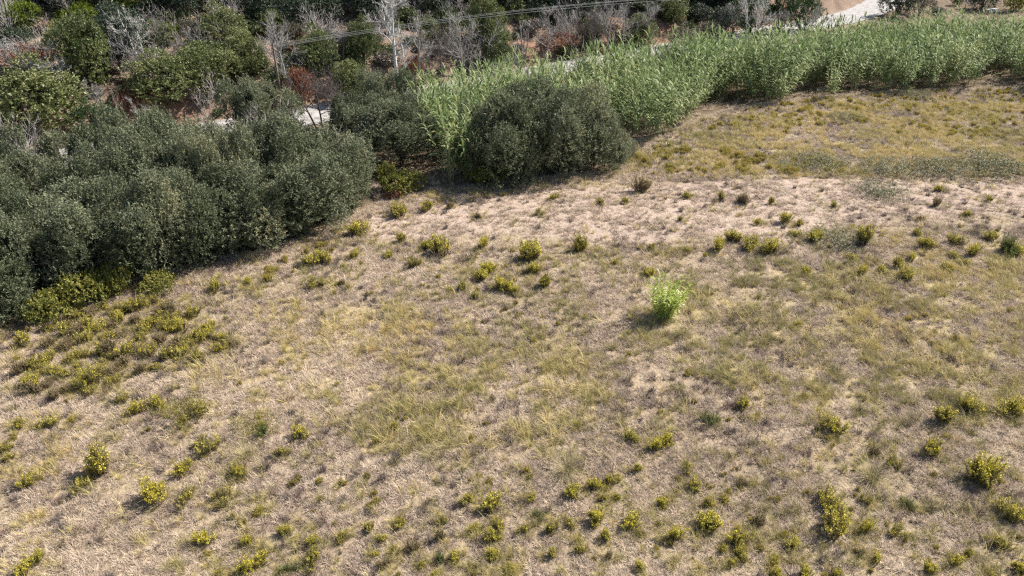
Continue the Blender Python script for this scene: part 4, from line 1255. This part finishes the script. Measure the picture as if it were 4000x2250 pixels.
dead_tree((2512, 185), (2535, 45), 140, 'thick dead trunk leaning right behind the canes', limbs=12, r0=.2)
dead_tree((2675, 135), (2670, 95), 50, 'short white stump tree behind the canes', limbs=6)
dead_tree((2828, 160), (2832, 40), 130, 'grey bare tree before the dark oaks at right', limbs=14)
dead_tree((2925, 165), (2935, 20), 170, 'white forked dead tree before the dark tree at right', stems=2, limbs=11, mat='whitewood')
dead_tree((3068, 150), (3045, 65), 120, 'bare grey tree in front of the round green pair', limbs=10)
dead_tree((3140, 145), (3150, 50), 120, 'thin bare tree in front of the right round tree', limbs=11)
dead_tree((3218, 125), (3238, 60), 50, 'slim grey sapling at the road edge', limbs=6)
dead_tree((1940, 185), (1942, 95), 90, 'small bare tree right of the tall olive green tree', limbs=9)
dead_tree((1475, 190), (1450, 110), 120, 'dark bare tangle left of the white tree', 'darkwood', limbs=10)
# dead branches hanging in the willow thicket
for (px, py, s, lb) in [(350, 800, 1.3, 'white dead branch fan in the gap of the willow thicket'), (365, 900, .7, 'small dead twig fan below the white one'),
                        (1450, 560, 1.7, 'grey leafless thicket at the back of the willows')]:
    p = at(px, py + (150 if px < 1000 else 60)); r = np.random.default_rng(int(px)); g = Geo()
    for i in range(12 if px < 1000 else 30):
        an = r.uniform(0, 6.283)
        branch(g, r, np.array([0, 0, 0.]), unit(np.array([math.cos(an), math.sin(an), r.uniform(.5, 1.6)])), 1.5 * s * r.uniform(.7, 1.2), .035, 1, 3, .1, [0, 6, 4], .2)
    P = np.array([[0, 0, -0.2], [0, 0, 0.0]])
    lift = 2.6 if px < 1000 else .2
    g.tubes(np.array([[[0.2, .6, -lift], [.1, .3, -lift / 2], [0, 0, 0.05]]]), np.array([[.07, .06, .04]]), 5, .5)
    o = link('dead_branch', g.mesh('dead_branch', M['grey'] if px < 1000 else M['darkwood']), loc=p + np.array([0, 0, lift]))
    tag(o, lb, 'dead branch')

# ------------------------------------------------------------------ cables, post, rails
def plane_hit(px, py, c0=84.0):
    d = ray(px, py)     # vertical plane y = c0 + 0.71 x
    t_ = c0 / (d[1] - .71 * d[0])
    return np.array([d[0] * t_, d[1] * t_, CAMH + d[2] * t_])


for i, pl in enumerate([[(1060, 185), (1450, 98), (1650, 76), (1760, 74), (2000, 60), (2390, 0)],
                        [(1070, 192), (1450, 102), (1640, 85), (1760, 79), (2000, 64), (2430, 0)],
                        [(1080, 200), (1450, 108), (1570, 89), (1740, 91), (2000, 78), (2480, 4)]]):
    H = np.array([plane_hit(*q) for q in pl])
    cf = np.polyfit(H[:, 0], H[:, 2], 2)
    xs = np.linspace(H[0, 0], H[-1, 0] + 40, 60)
    zs = np.polyval(cf, xs)
    P = np.stack([xs, 84 + .71 * xs, zs], 1)
    g = Geo(); g.tubes(P[None], np.full((1, 60), .011), 5, .5)
    o = link('overhead_cable', g.mesh('overhead_cable', M['wire']))
    tag(o, ['topmost of the three thin cables strung above the slope', 'middle one of the three thin cables strung above the slope', 'lowest of the three thin cables strung above the slope'][i], 'cable', 'three overhead cables')

pl = plane_hit(1068, 191); zg = float(ground_z(pl[0], pl[1]))
o = thing('utility_pole', (pl[0], pl[1], zg), .6, 'thin wooden pole carrying the left end of the cables', 'pole')
g = Geo(); g.tubes(np.array([[[0, 0, -.3], [0, 0, (pl[2] - zg) * .5], [0, 0, pl[2] - zg + .5]]]), np.array([[.14, .12, .09]]), 8, .5); link('shaft', g.mesh('pole_shaft', M['wood'], True), o)
g = Geo(); g.box((0, 0, pl[2] - zg), (.1, 1.1, .1)); link('crossarm', g.mesh('pole_crossarm', M['wood']), o)

p = at(3293, 86)
g = Geo(); g.tubes(np.array([[[0, 0, -.2], [0, 0, .5], [.03, 0, 1.05]]]), np.array([[.09, .085, .08]]), 8, .5)
o = thing('marker_post', p, 0, 'short dark wooden post leaning at the road edge', 'post')
link('post', g.mesh('marker_post', M['wood'], True), o)
g = Geo(); g.tubes(np.array([[[.03, 0, 1.0], [.03, 0, 1.16]]]), np.array([[.085, .07]]), 8, .9); link('cap', g.mesh('post_cap', M['darkwood'], True), o)
p = at(3312, 100); g = Geo()
g.tubes(np.array([[[-.75, .3, .75], [-.3, .15, .45], [.25, 0, .05]]]), np.array([[.06, .06, .07]]), 7, .9)
tag(link('pale_log', g.mesh('pale_log', M['white'], True), loc=p), 'pale log slanting down from the wooden post', 'log')

# rails and blocks under the dark tree, top right
p = at(3800, 34); o = thing('rail_frame', p, .1, 'pale wooden rail frame in the shade of the dark tree', 'frame')
for i, x in enumerate((-1.6, 0.1, 1.7)):
    g = Geo(); g.box((x, 0, .75), (.12, .12, 1.5)); link('upright', g.mesh('upright', M['white']), o)
g = Geo(); g.box((0.05, .13, 1.45), (3.6, .1, .12)); link('top_rail', g.mesh('top_rail', M['white']), o)
g = Geo(); g.tubes(np.array([[[-1.2, -.1, .55], [.2, -.1, .75], [1.5, -.1, .95]]]), np.full((1, 3), .05), 6, .8); link('cross_rail', g.mesh('cross_rail', M['white']), o)
p = at(3880, 50); g = Geo(); g.box((0, 0, .32), (1.3, .7, .62), .05); g.box((0, 0, .66), (1.36, .76, .06), .05)
tag(link('stone_block', g.mesh('stone_block', M['white']), loc=p), 'white stone block at the foot of the dark tree', 'block')
p = at(3855, 50); o = thing('log_bench', p, .05, 'pale topped bench in the shade left of the white block', 'bench')
g = Geo(); g.box((0, 0, .55), (1.5, .6, .12)); link('seat', g.mesh('bench_seat', M['white']), o)
for x in (-.6, .6):
    g = Geo(); g.box((x, 0, .24), (.14, .5, .5)); link('leg', g.mesh('bench_leg', M['darkwood']), o)

# wire fence beyond the pale grass patch, top left
o = thing('wire_fence', at(180, 62), 0.35, 'thin wire fence behind the pale grass patch at top left', 'fence')
b0 = np.array(o.location)
xs = np.linspace(-4, 4, 5)
def fz(x):
    wx = b0[0] + math.cos(.35) * x; wy = b0[1] + math.sin(.35) * x
    return float(ground_z(wx, wy)) - b0[2]
for x in xs:
    g = Geo(); g.tubes(np.array([[[x, 0, fz(x) - .3], [x, 0, fz(x) + 1.2]]]), np.full((1, 2), .05), 6, .5); link('fence_post', g.mesh('fence_post', M['wood']), o)
for hgt in (.35, .75, 1.1):
    g = Geo(); g.tubes(np.array([[[x, -.06, fz(x) + hgt] for x in xs]]), np.full((1, 5), .012), 4, .5); link('wire', g.mesh('fence_wire', M['wire']), o)
